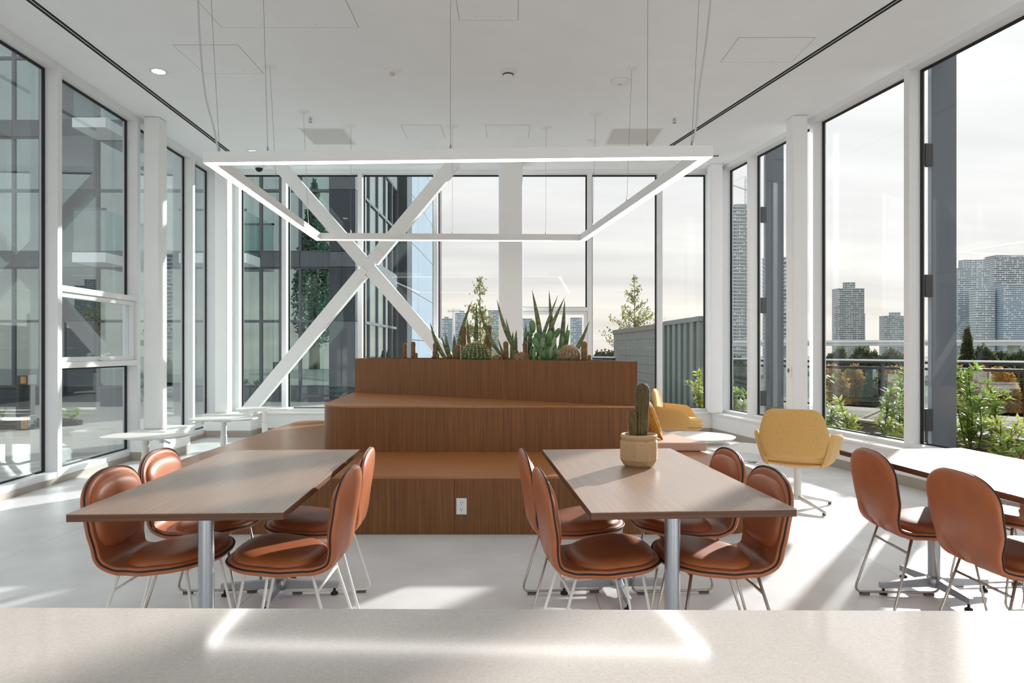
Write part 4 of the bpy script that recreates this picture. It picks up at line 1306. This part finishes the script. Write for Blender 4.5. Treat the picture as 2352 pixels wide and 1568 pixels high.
tag(tr3, kind='structure')

# block wall enclosure with ribbed doors
en = thing('block_enclosure', (3.7, 18, -0.04), 'grey concrete block enclosure with ribbed metal panels outside the back right windows', 'enclosure')
e0, e1 = Vector((3.90, 14.0)), Vector((3.50, 23.5))
def ep(t, off=0.0):
    p = e0.lerp(e1, t); d = (e1 - e0).normalized(); n = Vector((d.y, -d.x))
    return p + n * off
rngb = random.Random(3)
rows = 8
HT0 = 1.88
for r_ in range(rows):
    z0 = -0.04 + r_ * 0.235; z1 = z0 + 0.229
    t = 0.30 - (0.5 * 0.046 if r_ % 2 else 0)
    while t < 1.0:
        ta, tb_ = max(t, 0.30), min(t + 0.0455, 1.0)
        if tb_ - ta > 0.005:
            a, b = ep(ta, 0), ep(tb_, 0); c, d = ep(tb_, 0.2), ep(ta, 0.2)
            MB().prism([(d.x, d.y), (c.x, c.y), (b.x, b.y), (a.x, a.y)][::-1], z0, z1).build('block', M_block, en)
        t += 0.046
a, b, c, d = ep(0.29, -0.02), ep(1.01, -0.02), ep(1.01, 0.24), ep(0.29, 0.24)
MB().prism([(d.x, d.y), (c.x, c.y), (b.x, b.y), (a.x, a.y)][::-1], -0.04 + rows * 0.235, HT0 + 0.10).build('coping', M_coping, en)
k = 0
t = 0.0
while t < 0.29:
    off = 0.0 if k % 2 else -0.05
    a, b, c, d = ep(t, off), ep(t + 0.0225, off), ep(t + 0.0225, 0.2), ep(t, 0.2)
    MB().prism([(d.x, d.y), (c.x, c.y), (b.x, b.y), (a.x, a.y)][::-1], -0.04, HT0 + 0.02).build('ribbed_panel', M_ribbed, en)
    t += 0.024; k += 1
a, b, c, d = ep(-0.005, -0.08), ep(0.29, -0.08), ep(0.29, 0.24), ep(-0.005, 0.24)
MB().prism([(d.x, d.y), (c.x, c.y), (b.x, b.y), (a.x, a.y)][::-1], HT0 + 0.02, HT0 + 0.12).build('coping', M_ribbed, en)

# ------------------------------------------------------------------ neighbouring wing across the courtyard
YF = 17.8
bd = thing('apartment_building', (-10, YF, 0), 'grey apartment wing with large tinted glazing across the courtyard, beyond the left windows', 'building')
def fx(px): return (px - CX) / F * YF
def fz(py): return CH - (py - CY) / F * YF
LEV = [-0.04, 0.35, 2.05, 3.45, 3.85, 5.45, 6.85, 7.25, 8.9, 10.3, 10.7, 12.5]
def fpane(x0, x1, z0, z1, m, y=YF, name='window'):
    """glazed unit: metal frame with a pane inside it"""
    f = MB(); w = 0.035
    f.box(x0, x1, y - 0.05, y + 0.05, z0, z0 + w); f.box(x0, x1, y - 0.05, y + 0.05, z1 - w, z1)
    f.box(x0, x0 + w, y - 0.05, y + 0.05, z0 + w, z1 - w); f.box(x1 - w, x1, y - 0.05, y + 0.05, z0 + w, z1 - w)
    fr = f.build(name, M_clad, bd)
    MB().box(x0 + w, x1 - w, y - 0.008, y + 0.008, z0 + w, z1 - w).build('pane', m, fr)
def fpanel(x0, x1, z0, z1, m, y=YF, d=0.06):
    MB().box(x0 + 0.008, x1 - 0.008, y - d, y + 0.08, z0 + 0.008, z1 - 0.008).build('cladding_panel', m, bd)
XS = [-17.2, -16.2, -15.2, -14.2, fx(33), fx(95), fx(142), fx(224), -10.0, -9.2, -8.3, -7.35, fx(600), fx(645), fx(690), fx(760), fx(820)]
for i in range(len(XS) - 1):
    x0, x1 = XS[i], XS[i + 1]
    solid = i in (6, 15)
    for j in range(len(LEV) - 1):
        z0, z1 = LEV[j], LEV[j + 1]
        if solid: fpanel(x0, x1, z0, z1, M_clad if (j % 2) else M_cladd, d=0.16)
        elif j in (0, 3, 6, 9): fpanel(x0, x1, z0, z1, M_clad, d=0.08)
        else: fpane(x0, x1, z0, z1, M_fac_glass)
# rooms behind the glass: back wall, floors and curtains
MB().box(-17.2, fx(820) - 0.2, YF + 2.4, YF + 2.5, -0.04, 12.5).build('room_back_wall', M_inner, bd)
for z in (3.45, 6.85, 10.3):
    MB().box(-17.2, fx(820) - 0.2, YF + 0.1, YF + 2.4, z, z + 0.35).build('floor_slab', M_clad, bd)
rngc = random.Random(11)
x = -16.9
while x < fx(760):
    for z0, z1 in ((0.36, 3.3), (3.87, 6.7), (7.27, 10.1)):
        if rngc.random() < 0.62:
            MB().box(x, x + rngc.uniform(0.22, 0.5), YF + 0.35, YF + 0.42, z0, z1).build('curtain', M_curtain, bd)
    x += rngc.uniform(0.5, 0.75)
def balcony(x0, x1, z, d):
    MB().box(x0, x1, YF - d, YF - 0.07, z, z + 0.24).build('balcony_slab', M_slab, bd)
    g = MB().box(x0 + 0.02, x1 - 0.02, YF - d + 0.02, YF - d + 0.035, z + 0.28, z + 1.28).build('balcony_guard', M_guard, bd)
    MB().box(x0, x1, YF - d, YF - d + 0.05, z + 1.28, z + 1.33).build('guard_rail', M_clad, bd)
    MB().box(x1 - 0.035, x1 - 0.02, YF - d + 0.04, YF - 0.08, z + 0.28, z + 1.28).build('balcony_guard', M_guard, bd)
balcony(fx(228), fx(300), 3.45, 1.1)
balcony(fx(228), fx(300), 6.75, 1.1)
balcony(-8.2, fx(600), 3.45, 1.0)
balcony(-8.2, fx(600), 6.75, 1.0)
# lit exit sign inside the right hand bay
MB().box(fx(772), fx(790), YF - 0.10, YF - 0.075, 2.62, 2.95).build('sign_face', M_sign, bd)
# flank of the wing receding towards the back
XF = fx(820)
def side_pane(y0, y1, z0, z1, m):
    f = MB(); w = 0.04
    f.box(XF - 0.05, XF + 0.05, y0, y1, z0, z0 + w); f.box(XF - 0.05, XF + 0.05, y0, y1, z1 - w, z1)
    f.box(XF - 0.05, XF + 0.05, y0, y0 + w, z0 + w, z1 - w); f.box(XF - 0.05, XF + 0.05, y1 - w, y1, z0 + w, z1 - w)
    fr = f.build('window', M_clad, bd)
    MB().box(XF - 0.008, XF + 0.008, y0 + w, y1 - w, z0 + w, z1 - w).build('pane', m, fr)
ys = [18.0, 19.2, 20.4, 21.6, 22.8, 24.0]
for y0, y1 in zip(ys, ys[1:]):
    for z0, z1 in zip(LEV, LEV[1:]):
        if z1 - z0 < 0.5: MB().box(XF - 0.08, XF + 0.06, y0, y1, z0, z1).build('cladding_panel', M_clad, bd)
        else: side_pane(y0, y1, z0, z1, M_fac_glass)
MB().box(XF - 1.2, XF - 1.1, 18.0, 24.0, -0.04, 12.5).build('room_back_wall', M_inner, bd)
MB().box(XF - 0.1, XF + 0.35, 24.02, 25.2, -0.04, 12.5).build('cladding_panel', M_cladd, bd)
zz = [-0.04, 1.7, 3.6, 5.5, 7.4, 9.3, 11.2, 12.5]
for y0, y1 in ((25.25, 28.5), (28.5, 35.5)):
    for z0, z1 in zip(zz, zz[1:]):
        MB().box(XF - 0.3, XF + 0.12, y0 + 0.02, y1 - 0.02, z0 + 0.012, z1 - 0.012).build('cladding_panel', M_panel, bd)
MB().box(XF - 0.6, XF + 0.25, 35.6, 36.8, -0.04, 12.5).build('cladding_panel', M_cladd, bd)
MB().box(-17.3, XF - 0.35, YF + 2.6, 36.8, -0.04, 12.5).build('building_core', M_cladd, bd)
MB().box(-17.4, XF + 0.2, YF - 0.3, 37.0, 12.5, 12.9).build('roof', M_clad, bd)

# courtyard objects
bo = thing('bollard_light', (-8.26, 11.6, -0.04), 'dark square bollard light with honey timber insets on the terrace, far left', 'bollard')
MB().box(-8.36, -8.16, 11.5, 11.72, -0.04, 0.20).build('bollard_base', M_dark, bo, bevel=0.006)
MB().box(-8.36, -8.31, 11.5, 11.72, 0.20, 0.72).build('bollard_spine', M_dark, bo)
MB().box(-8.30, -8.17, 11.58, 11.70, 0.20, 0.72).build('bollard_core', M_rubber, bo)
MB().box(-8.36, -8.16, 11.5, 11.72, 0.72, 0.88).build('bollard_head', M_dark, bo, bevel=0.006)
MB().box(-8.27, -8.18, 11.485, 11.50, 0.745, 0.86).build('timber_inset', M_timber, bo)
MB().box(-8.26, -8.17, 11.485, 11.50, -0.02, 0.20).build('timber_inset', M_timber, bo)
sb = MB().prism(round_poly([(-13.5, 11.3), (-8.5, 11.55), (-7.6, 12.3), (-8.3, 12.7), (-13.5, 12.9)], 0.2, 4), -0.04, 0.04).build('soil_bed', M_soil)
tag(sb, kind='structure')
for i, (px0, px1, lb) in enumerate(((-40, 75, 'low dark planter box at the foot of the grey wing, far left'), (250, 296, 'low dark planter box under the balcony of the grey wing'))):
    e = thing('planter_box', (fx((px0 + px1) / 2), 16.6, -0.04), lb, 'planter')
    MB().box(fx(px0) * 0.93, fx(px1) * 0.93, 16.2, 16.9, -0.04, 0.36).build('planter_body', M_cladd, e, bevel=0.01)
    MB().box(fx(px0) * 0.93 + 0.05, fx(px1) * 0.93 - 0.05, 16.25, 16.85, 0.36, 0.38).build('soil', M_soil, e)

# ------------------------------------------------------------------ shrubs outside
def rosette(mb, p, axis, n, L, rng):
    axis = Vector(axis).normalized()
    x = axis.cross(Vector((0.3, 0.8, 0.1))).normalized(); y = axis.cross(x)
    for k in range(n):
        a = k * 2.4 + rng.uniform(-.3, .3)
        tilt = R(rng.uniform(35, 85))
        o = p - axis * rng.uniform(0, L * 0.6)
        d = axis * math.cos(tilt) + (x * math.cos(a) + y * math.sin(a)) * math.sin(tilt)
        w = d.cross(axis).normalized() * L * 0.165
        l = L * rng.uniform(0.75, 1.15); dn = Vector((0, 0, -0.12 * l))
        mb._add([o, o + d * l * 0.5 + w + dn * 0.2, o + d * l + dn, o + d * l * 0.5 - w + dn * 0.2], [(0, 1, 2), (0, 2, 3)])
def shrub(x, y, z0, h, stems, label, seed, m=None, spread=0.25, L=0.125):
    rng = random.Random(seed)
    e = thing('leafy_shrub', (x, y, z0), label, 'shrub', 'shrubs outside the right windows')
    sm = MB(); fm = MB()
    for s in range(stems):
        a = rng.uniform(0, 6.28); sp = rng.uniform(0.2, 1) * spread
        hh = h * (1 if s == 0 else rng.uniform(0.45, 0.9))
        p0 = Vector((x + math.cos(a) * 0.03, y + math.sin(a) * 0.03, z0 - 0.02))
        p2 = Vector((x + math.cos(a) * sp, y + math.sin(a) * sp, z0 + hh))
        p1 = p0.lerp(p2, 0.5) + Vector((rng.uniform(-.05, .05), rng.uniform(-.05, .05), 0.02))
        sm.tube([p0, p1, p2], [0.009, 0.007, 0.004], 6)
        k = int(hh / 0.105)
        for i in range(k):
            t = 1 - i / max(k, 1) * 0.78
            q = p0.lerp(p1, t * 2) if t < 0.5 else p1.lerp(p2, t * 2 - 1)
            rosette(fm, q, (p2 - p0) + Vector((0, 0, .1)), 11, L * (1.0 if i else 1.1), rng)
            if rng.random() < 0.5:
                q2 = q + Vector((rng.uniform(-.12, .12), rng.uniform(-.12, .12), rng.uniform(0.02, .09)))
                sm.tube([q - Vector((0, 0, .05)), q2], [0.004, 0.003], 5)
                rosette(fm, q2, (q2 - q) + Vector((0, 0, .12)), 10, L * 0.9, rng)
    sm.build('stems', M_bark, e)
    f = fm.build('foliage', m or M_leafg, e); f['kind'] = 'stuff'
    return e
SH = [(2235, 7.35, 1.10, 5, 0, 'tall bushy green shrub outside the rightmost window, its top above the guard rail'),
      (2200, 7.9, 0.62, 4, 1, 'olive-leaved shrub just right of the nearest fin, lower than its neighbour'),
      (2300, 6.9, 0.50, 5, 1, 'low spreading shrub close to the glass at the right edge, left part'),
      (2350, 6.42, 0.42, 4, 0, 'lowest shrub at the very right edge of the view'),
      (1955, 8.3, 0.62, 3, 1, 'yellow-green shrub in front of the guard rail post, left part of the middle window'),
      (1903, 9.05, 0.80, 3, 0, 'green shrub at the left edge of the tall right window'),
      (2022, 8.4, 0.72, 2, 0, 'thin dark-stemmed shrub in the middle of the tall right window'),
      (2050, 7.85, 0.40, 4, 1, 'low leafy shrub at the lower right of the tall right window'),
      (2285, 7.9, 0.78, 3, 0, 'shrub standing behind the tall bushy one at the right'),
      (2065, 9.0, 0.95, 3, 0, 'greyish shrub rising beside the window mullion at the right'),
      (1690, 11.6, 0.75, 5, 0, 'bushy shrub outside the narrow corner window at the right'),
      (1612, 12.3, 1.0, 6, 1, 'tall pale shrub outside the back wall beside the ribbed enclosure')]
for i, (px, D, h, st, yl, lb) in enumerate(SH):
    shrub((px - CX) / F * D, D, 0.10 if D < 11 else -0.04, h, st, lb, 40 + i, M_leafy if yl else M_leafg, spread=0.22 if h > 0.6 else 0.3)
rngl = random.Random(77)
for i, (x, y, lb) in enumerate(((-8.9, 11.75, 'small low plant in the soil bed left of the bollard'), (-9.35, 11.7, 'tiny leafy plant at the far left edge of the soil bed'),
                                (-7.85, 12.2, 'small dark plant in the soil bed right of the bollard'), (-3.82, 11.4, 'grassy tuft outside the back window at the foot of the brace'), (-2.55, 11.5, 'small plant outside the back window left of the bench'))):
    e = thing('low_plant', (x, y, -0.04), lb, 'plant')
    fm = MB()
    for k in range(7):
        q = Vector((x + rngl.uniform(-.12, .12), y + rngl.uniform(-.1, .1), rngl.uniform(0.08, 0.26)))
        rosette(fm, q, (rngl.uniform(-.4, .4), rngl.uniform(-.4, .4), 1), 11, 0.12, rngl)
    f = fm.build('foliage', M_leafg, e); f['kind'] = 'stuff'
    MB().tube([(x, y, -0.05), (x, y, 0.12)], 0.01, 6).build('stems', M_bark, e)

# ------------------------------------------------------------------ trees
def slim_tree(px, ytop, ybase, D, wpx, label, seed, m):
    rng = random.Random(seed)
    b = at(px, ybase, D); t = at(px, ytop, D)
    z0 = -2.0
    e = thing('slim_tree', (b.x, D, z0), label, 'tree', 'young trees beyond the back windows')
    H = t.z - z0; sm = MB(); fm = MB()
    sm.tube([(b.x, D, z0), (b.x + .03, D, z0 + H * .5), (b.x, D, t.z - 0.05)], [0.05, 0.03, 0.008], 8)
    W = wpx / F * D / 2; hb = t.z - b.z
    pts = []
    for k in range(64):
        f = 0.03 + 0.97 * rng.random() ** 0.65
        z = t.z - f * hb * 1.15
        a = rng.uniform(0, 6.28)
        r = W * (0.16 + 1.75 * f) * rng.uniform(0.4, 1.15)
        p0 = Vector((b.x, D, z - r * 0.7)); p1 = Vector((b.x + math.cos(a) * r, D + math.sin(a) * r, z))
        sm.tube([p0, p1], [0.012, 0.004], 5)
        for q in range(int(10 + 18 * f)):
            u = rng.uniform(0.25, 1.05)
            pts.append(p0.lerp(p1, u) + Vector((rng.gauss(0, .05), rng.gauss(0, .05), rng.gauss(0, .06))))
    for q in range(60):
        u = rng.random() ** 1.5
        pts.append(Vector((b.x + rng.gauss(0, .05 + .12 * u), D + rng.gauss(0, .05 + .12 * u), t.z + 0.04 - u * 0.7)))
    leaves(fm, pts, 0.12, rng, aspect=0.5)
    sm.build('trunk', M_bark, e)
    f = fm.build('foliage', m, e); f['kind'] = 'stuff'
slim_tree(1102, 640, 795, 26, 75, 'slim young tree with yellow-green leaves between the brace and the middle column', 3, M_leaft)
slim_tree(1457, 637, 770, 27, 90, 'slim young tree with yellow-green leaves behind the block enclosure', 4, M_leaft)

def blob_tree(x, y, z0, h, w, m, label, seed, n=900, leaf=0.5, cone=False, name='broad_tree', group='autumn trees below the terrace'):
    rng = random.Random(seed)
    e = thing(name, (x, y, z0), label, 'tree', group)
    MB().tube([(x, y, z0), (x, y, z0 + h * 0.7)], [0.03 * h, 0.012 * h], 7).build('trunk', M_bark, e)
    fm = MB(); pts = []
    while len(pts) < n:
        p = Vector((rng.uniform(-1, 1), rng.uniform(-1, 1), rng.uniform(-1, 1)))
        if p.length > 1 or p.length < 0.55: continue
        if cone:
            f = (1 - p.z) / 2
            k = 0.12 + 0.9 * f
            q = Vector((x + p.x * w / 2 * k, y + p.y * w / 2 * k, z0 + h * (0.55 + 0.45 * p.z)))
        else:
            bump = 1 + 0.25 * mnoise.noise(p * 2.2 + Vector((seed, 0, 0)))
            q = Vector((x + p.x * w / 2 * bump, y + p.y * w / 2 * bump, z0 + h * (0.62 + 0.38 * p.z * bump)))
        pts.append(q)
    leaves(fm, pts, leaf, rng, aspect=0.7)
    f = fm.build('foliage', m, e); f['kind'] = 'stuff'
GZ = -11.0
rngt = random.Random(21)
far = [(1912, 58, 846, 44, 'o'), (1962, 62, 842, 40, 'o'), (2012, 58, 856, 36, 'd'), (2055, 64, 846, 44, 'o'), (2205, 62, 848, 40, 'o'), (2252, 66, 845, 40, 'o'),
       (2300, 60, 850, 44, 'o'), (2348, 64, 846, 44, 'd'), (1925, 92, 806, 46, 'd'), (1985, 98, 803, 48, 'd'), (2045, 96, 806, 48, 'd'), (2222, 90, 752, 40, 'c'), (2258, 98, 800, 36, 'd'),
       (2300, 104, 806, 40, 'd'), (2350, 96, 804, 44, 'd'), (1690, 96, 822, 40, 'd'), (1385, 200, 806, 14, 'd'), (1402, 206, 803, 16, 'd'), (1372, 190, 808, 12, 'd'), (1612, 120, 812, 34, 'd'), (1150, 190, 812, 16, 'd'), (1020, 200, 814, 16, 'd')]
TL_ = ['orange autumn tree beyond the guard rail at the left edge of the tall right window', 'orange autumn tree beyond the rail, left of the rail post in the tall right window',
       'dark green tree among orange ones beyond the rail in the tall right window', 'orange autumn tree beyond the rail at the right side of the tall right window',
       'orange autumn tree beyond the rail just right of the nearest fin', 'orange autumn tree behind the tall bushy shrub at the right',
       'orange autumn tree below the blue tower near the right edge', 'dark green tree below the rail at the extreme right edge',
       'dark tree in front of the guideway at the left edge of the tall right window', 'dark tree below the stepped grey tower in the tall right window', 'dark tree below the shorter grey tower in the tall right window',
       'tall pointed green tree in front of the tower with projecting slabs', 'dark broad tree right of the tall pointed tree', 'dark broad tree below the tallest tower at the right edge', 'dark broad tree at the extreme right, under the blue tower',
       'dark tree at the foot of the very tall tower in the corner window', 'tiny distant tree left of the block enclosure, middle of three', 'tiny distant tree touching the block enclosure, rightmost of three', 'tiny distant tree left of the block enclosure, leftmost of three',
       'dark tree beyond the rail right of the ribbed enclosure', 'distant dark tree behind the middle column foot', 'distant dark tree below the small blue tower on the left']
nm = {'o': M_leafo, 'd': M_leafd, 'c': M_leafd}
for i, (px, D, yt, wpx, kd) in enumerate(far):
    p = at(px, yt, D)
    blob_tree(p.x, D, GZ, p.z - GZ, wpx * 1.75 / F * D, nm[kd], TL_[i], i, n=9000 if D < 150 else 700, leaf=0.0048 * D, cone=(kd == 'c'), group=None)
# conifers standing in the courtyard behind the viewer, mirrored in the neighbouring glass
for i, (x, y, h) in enumerate(((-9.5, -9.0, 11.0), (-13.5, -11.0, 13.0))):
    blob_tree(x, y, -0.04, h, 4.2, M_conif, ('tall dark conifer mirrored in the neighbouring glass, the nearer one', 'tall dark conifer mirrored in the neighbouring glass, the farther one')[i], 90 + i, n=6000, leaf=0.24, cone=True, name='conifer', group='conifers mirrored in the glass')

# ------------------------------------------------------------------ far ground, guideway, skyline
fg = MB().prism([(-900, 41), (-500, 1200), (1400, 1200), (1600, 41), (60, -60), (-60, -60)][::-1], GZ - 1, GZ).build('far_ground', M_far)
tag(fg, kind='structure')
gw = thing('elevated_guideway', (60, 150, GZ), 'pale concrete elevated rail guideway in front of the towers', 'bridge')
p0, p1 = at(1640, 790, 150), at(2500, 788, 150)
MB().bar(p0, p1, 6, 0.9).build('deck', M_slabd, gw)
MB().bar(p0 + Vector((0, -3, .5)), p1 + Vector((0, -3, .5)), 0.3, 0.5).build('parapet', M_slab, gw)
for k in range(6):
    q = p0.lerp(p1, k / 5)
    MB().box(q.x - 0.7, q.x + 0.7, 149, 151, GZ, q.z - 0.4).build('pier', M_slabd, gw)

def tower(parts, D, m, ms, label, fl=4.7, vstep=5.5, seed=0):
    """parts: (px0, px1, ytop) masses sharing one foot; each gets floor slabs and piers as real relief"""
    px0 = min(p[0] for p in parts); px1 = max(p[1] for p in parts)
    base = at((px0 + px1) / 2, CY, D)
    e = thing('residential_tower', (base.x, D, GZ), label, 'tower', None)
    for k, (a, b, yt) in enumerate(parts):
        x0, x1 = at(a, 0, D).x, at(b, 0, D).x; zt = at(0, yt, D).z
        dep = (x1 - x0) * 0.45
        MB().box(x0, x1, D + 0.4 * k, D + dep, GZ, zt).build('tower_mass', m, e)
        s = MB(); st = fl / F * D; z = zt
        while z > at(0, 835, D).z:
            s.box(x0 - 0.25 * st, x1 + 0.25 * st, D + 0.4 * k - 0.35 * st, D + dep + 0.1, z - 0.25 * st, z)
            z -= st
        ob = s.build('floor_slabs', ms, e); ob['kind'] = 'stuff'
        v = MB(); w = vstep / F * D; n = max(2, int((x1 - x0) / w))
        rg = random.Random(seed + k)
        for i in range(n + 1):
            xx = x0 + (x1 - x0) * i / n
            v.box(xx - w * 0.11, xx + w * 0.11, D + 0.4 * k - 0.2 * st, D + 0.4 * k + 0.02, max(GZ, at(0, 835, D).z), zt)
        ob = v.build('piers', ms if k % 2 else m, e); ob['kind'] = 'stuff'
        q = MB(); nf = int((zt - at(0, 835, D).z) / st)
        for i in range(n):
            xx = x0 + (x1 - x0) * i / n; lean_ = rg.random()
            for j in range(nf):
                if rg.random() < (0.55 if lean_ > 0.6 else 0.16):
                    z = zt - j * st
                    q.box(xx + w * 0.14, xx + w * 0.86, D + 0.4 * k - 0.06 * st, D + 0.4 * k + 0.02, z - st * 0.95, z - st * 0.45)
        if q.v:
            ob = q.build('balcony_infill', ms, e); ob['kind'] = 'stuff'
    return e
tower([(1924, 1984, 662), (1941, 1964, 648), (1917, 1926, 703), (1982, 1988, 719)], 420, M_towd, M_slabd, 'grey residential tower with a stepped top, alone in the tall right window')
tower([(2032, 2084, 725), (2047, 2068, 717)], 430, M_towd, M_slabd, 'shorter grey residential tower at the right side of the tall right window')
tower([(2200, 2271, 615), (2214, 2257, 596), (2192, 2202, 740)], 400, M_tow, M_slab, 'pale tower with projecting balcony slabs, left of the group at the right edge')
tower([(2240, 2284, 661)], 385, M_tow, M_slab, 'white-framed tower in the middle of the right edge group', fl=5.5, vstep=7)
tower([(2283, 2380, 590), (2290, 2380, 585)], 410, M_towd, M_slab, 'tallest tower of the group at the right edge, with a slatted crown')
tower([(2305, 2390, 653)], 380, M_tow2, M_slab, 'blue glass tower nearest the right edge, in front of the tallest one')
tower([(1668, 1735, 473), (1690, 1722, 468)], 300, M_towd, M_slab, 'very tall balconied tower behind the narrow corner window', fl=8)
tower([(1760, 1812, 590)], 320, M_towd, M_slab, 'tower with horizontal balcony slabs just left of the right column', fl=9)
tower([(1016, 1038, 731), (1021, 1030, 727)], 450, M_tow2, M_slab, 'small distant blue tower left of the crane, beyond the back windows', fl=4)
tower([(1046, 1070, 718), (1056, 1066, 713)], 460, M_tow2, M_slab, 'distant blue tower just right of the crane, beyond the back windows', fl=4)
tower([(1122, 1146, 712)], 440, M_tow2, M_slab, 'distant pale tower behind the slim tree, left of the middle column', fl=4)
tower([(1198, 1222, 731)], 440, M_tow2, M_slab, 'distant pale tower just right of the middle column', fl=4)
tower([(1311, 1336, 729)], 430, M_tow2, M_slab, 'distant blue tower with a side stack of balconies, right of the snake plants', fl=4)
def crane(px, ytop, yb, D, j0, j1, label):
    e = thing('tower_crane', (at(px, 0, D).x, D, GZ), label, 'crane', None)
    a = at(px, yb, D); a.z = GZ; b = at(px, ytop, D)
    w = 2.6 / F * D
    m = MB()
    for sx in (-1, 1): m.bar((a.x + sx * w / 2, D, GZ), (b.x + sx * w / 2, D, b.z), w * .22, w * .22)
    n = 40
    for k in range(n):
        z0 = GZ + (b.z - GZ) * k / n; z1 = GZ + (b.z - GZ) * (k + 1) / n; s = 1 if k % 2 else -1
        m.bar((a.x - s * w / 2, D, z0), (a.x + s * w / 2, D, z1), w * .15, w * .15)
    m.build('mast', M_towd, e)
    j = MB(); q0, q1 = at(j0[0], j0[1], D), at(j1[0], j1[1], D)
    h = Vector((0, 0, w))
    j.bar(q0, q1, w * .3, w * .3); j.bar(q0 + h, q1 + h, w * .2, w * .2)
    for k in range(16):
        u, v = q0.lerp(q1, k / 16), q0.lerp(q1, (k + 1) / 16)
        j.bar(u if k % 2 else u + h, v + h if k % 2 else v, w * .15, w * .15)
    t = b + Vector((0, 0, w * 3))
    j.bar(b, t, w * .3, w * .3); j.bar(t, q1 + h, w * .12, w * .12); j.bar(t, q0 + h, w * .12, w * .12)
    j.build('jib', M_towd, e)
crane(1041, 716, 820, 430, (1028, 716), (1058, 715), 'distant tower crane standing between two small blue towers')
crane(1712, 412, 800, 290, (1676, 424), (1722, 440), 'crane jib above the very tall tower behind the corner window')
crane(1609, 760, 812, 300, (1601, 769), (1622, 768), 'small distant tower crane right of the ribbed enclosure')
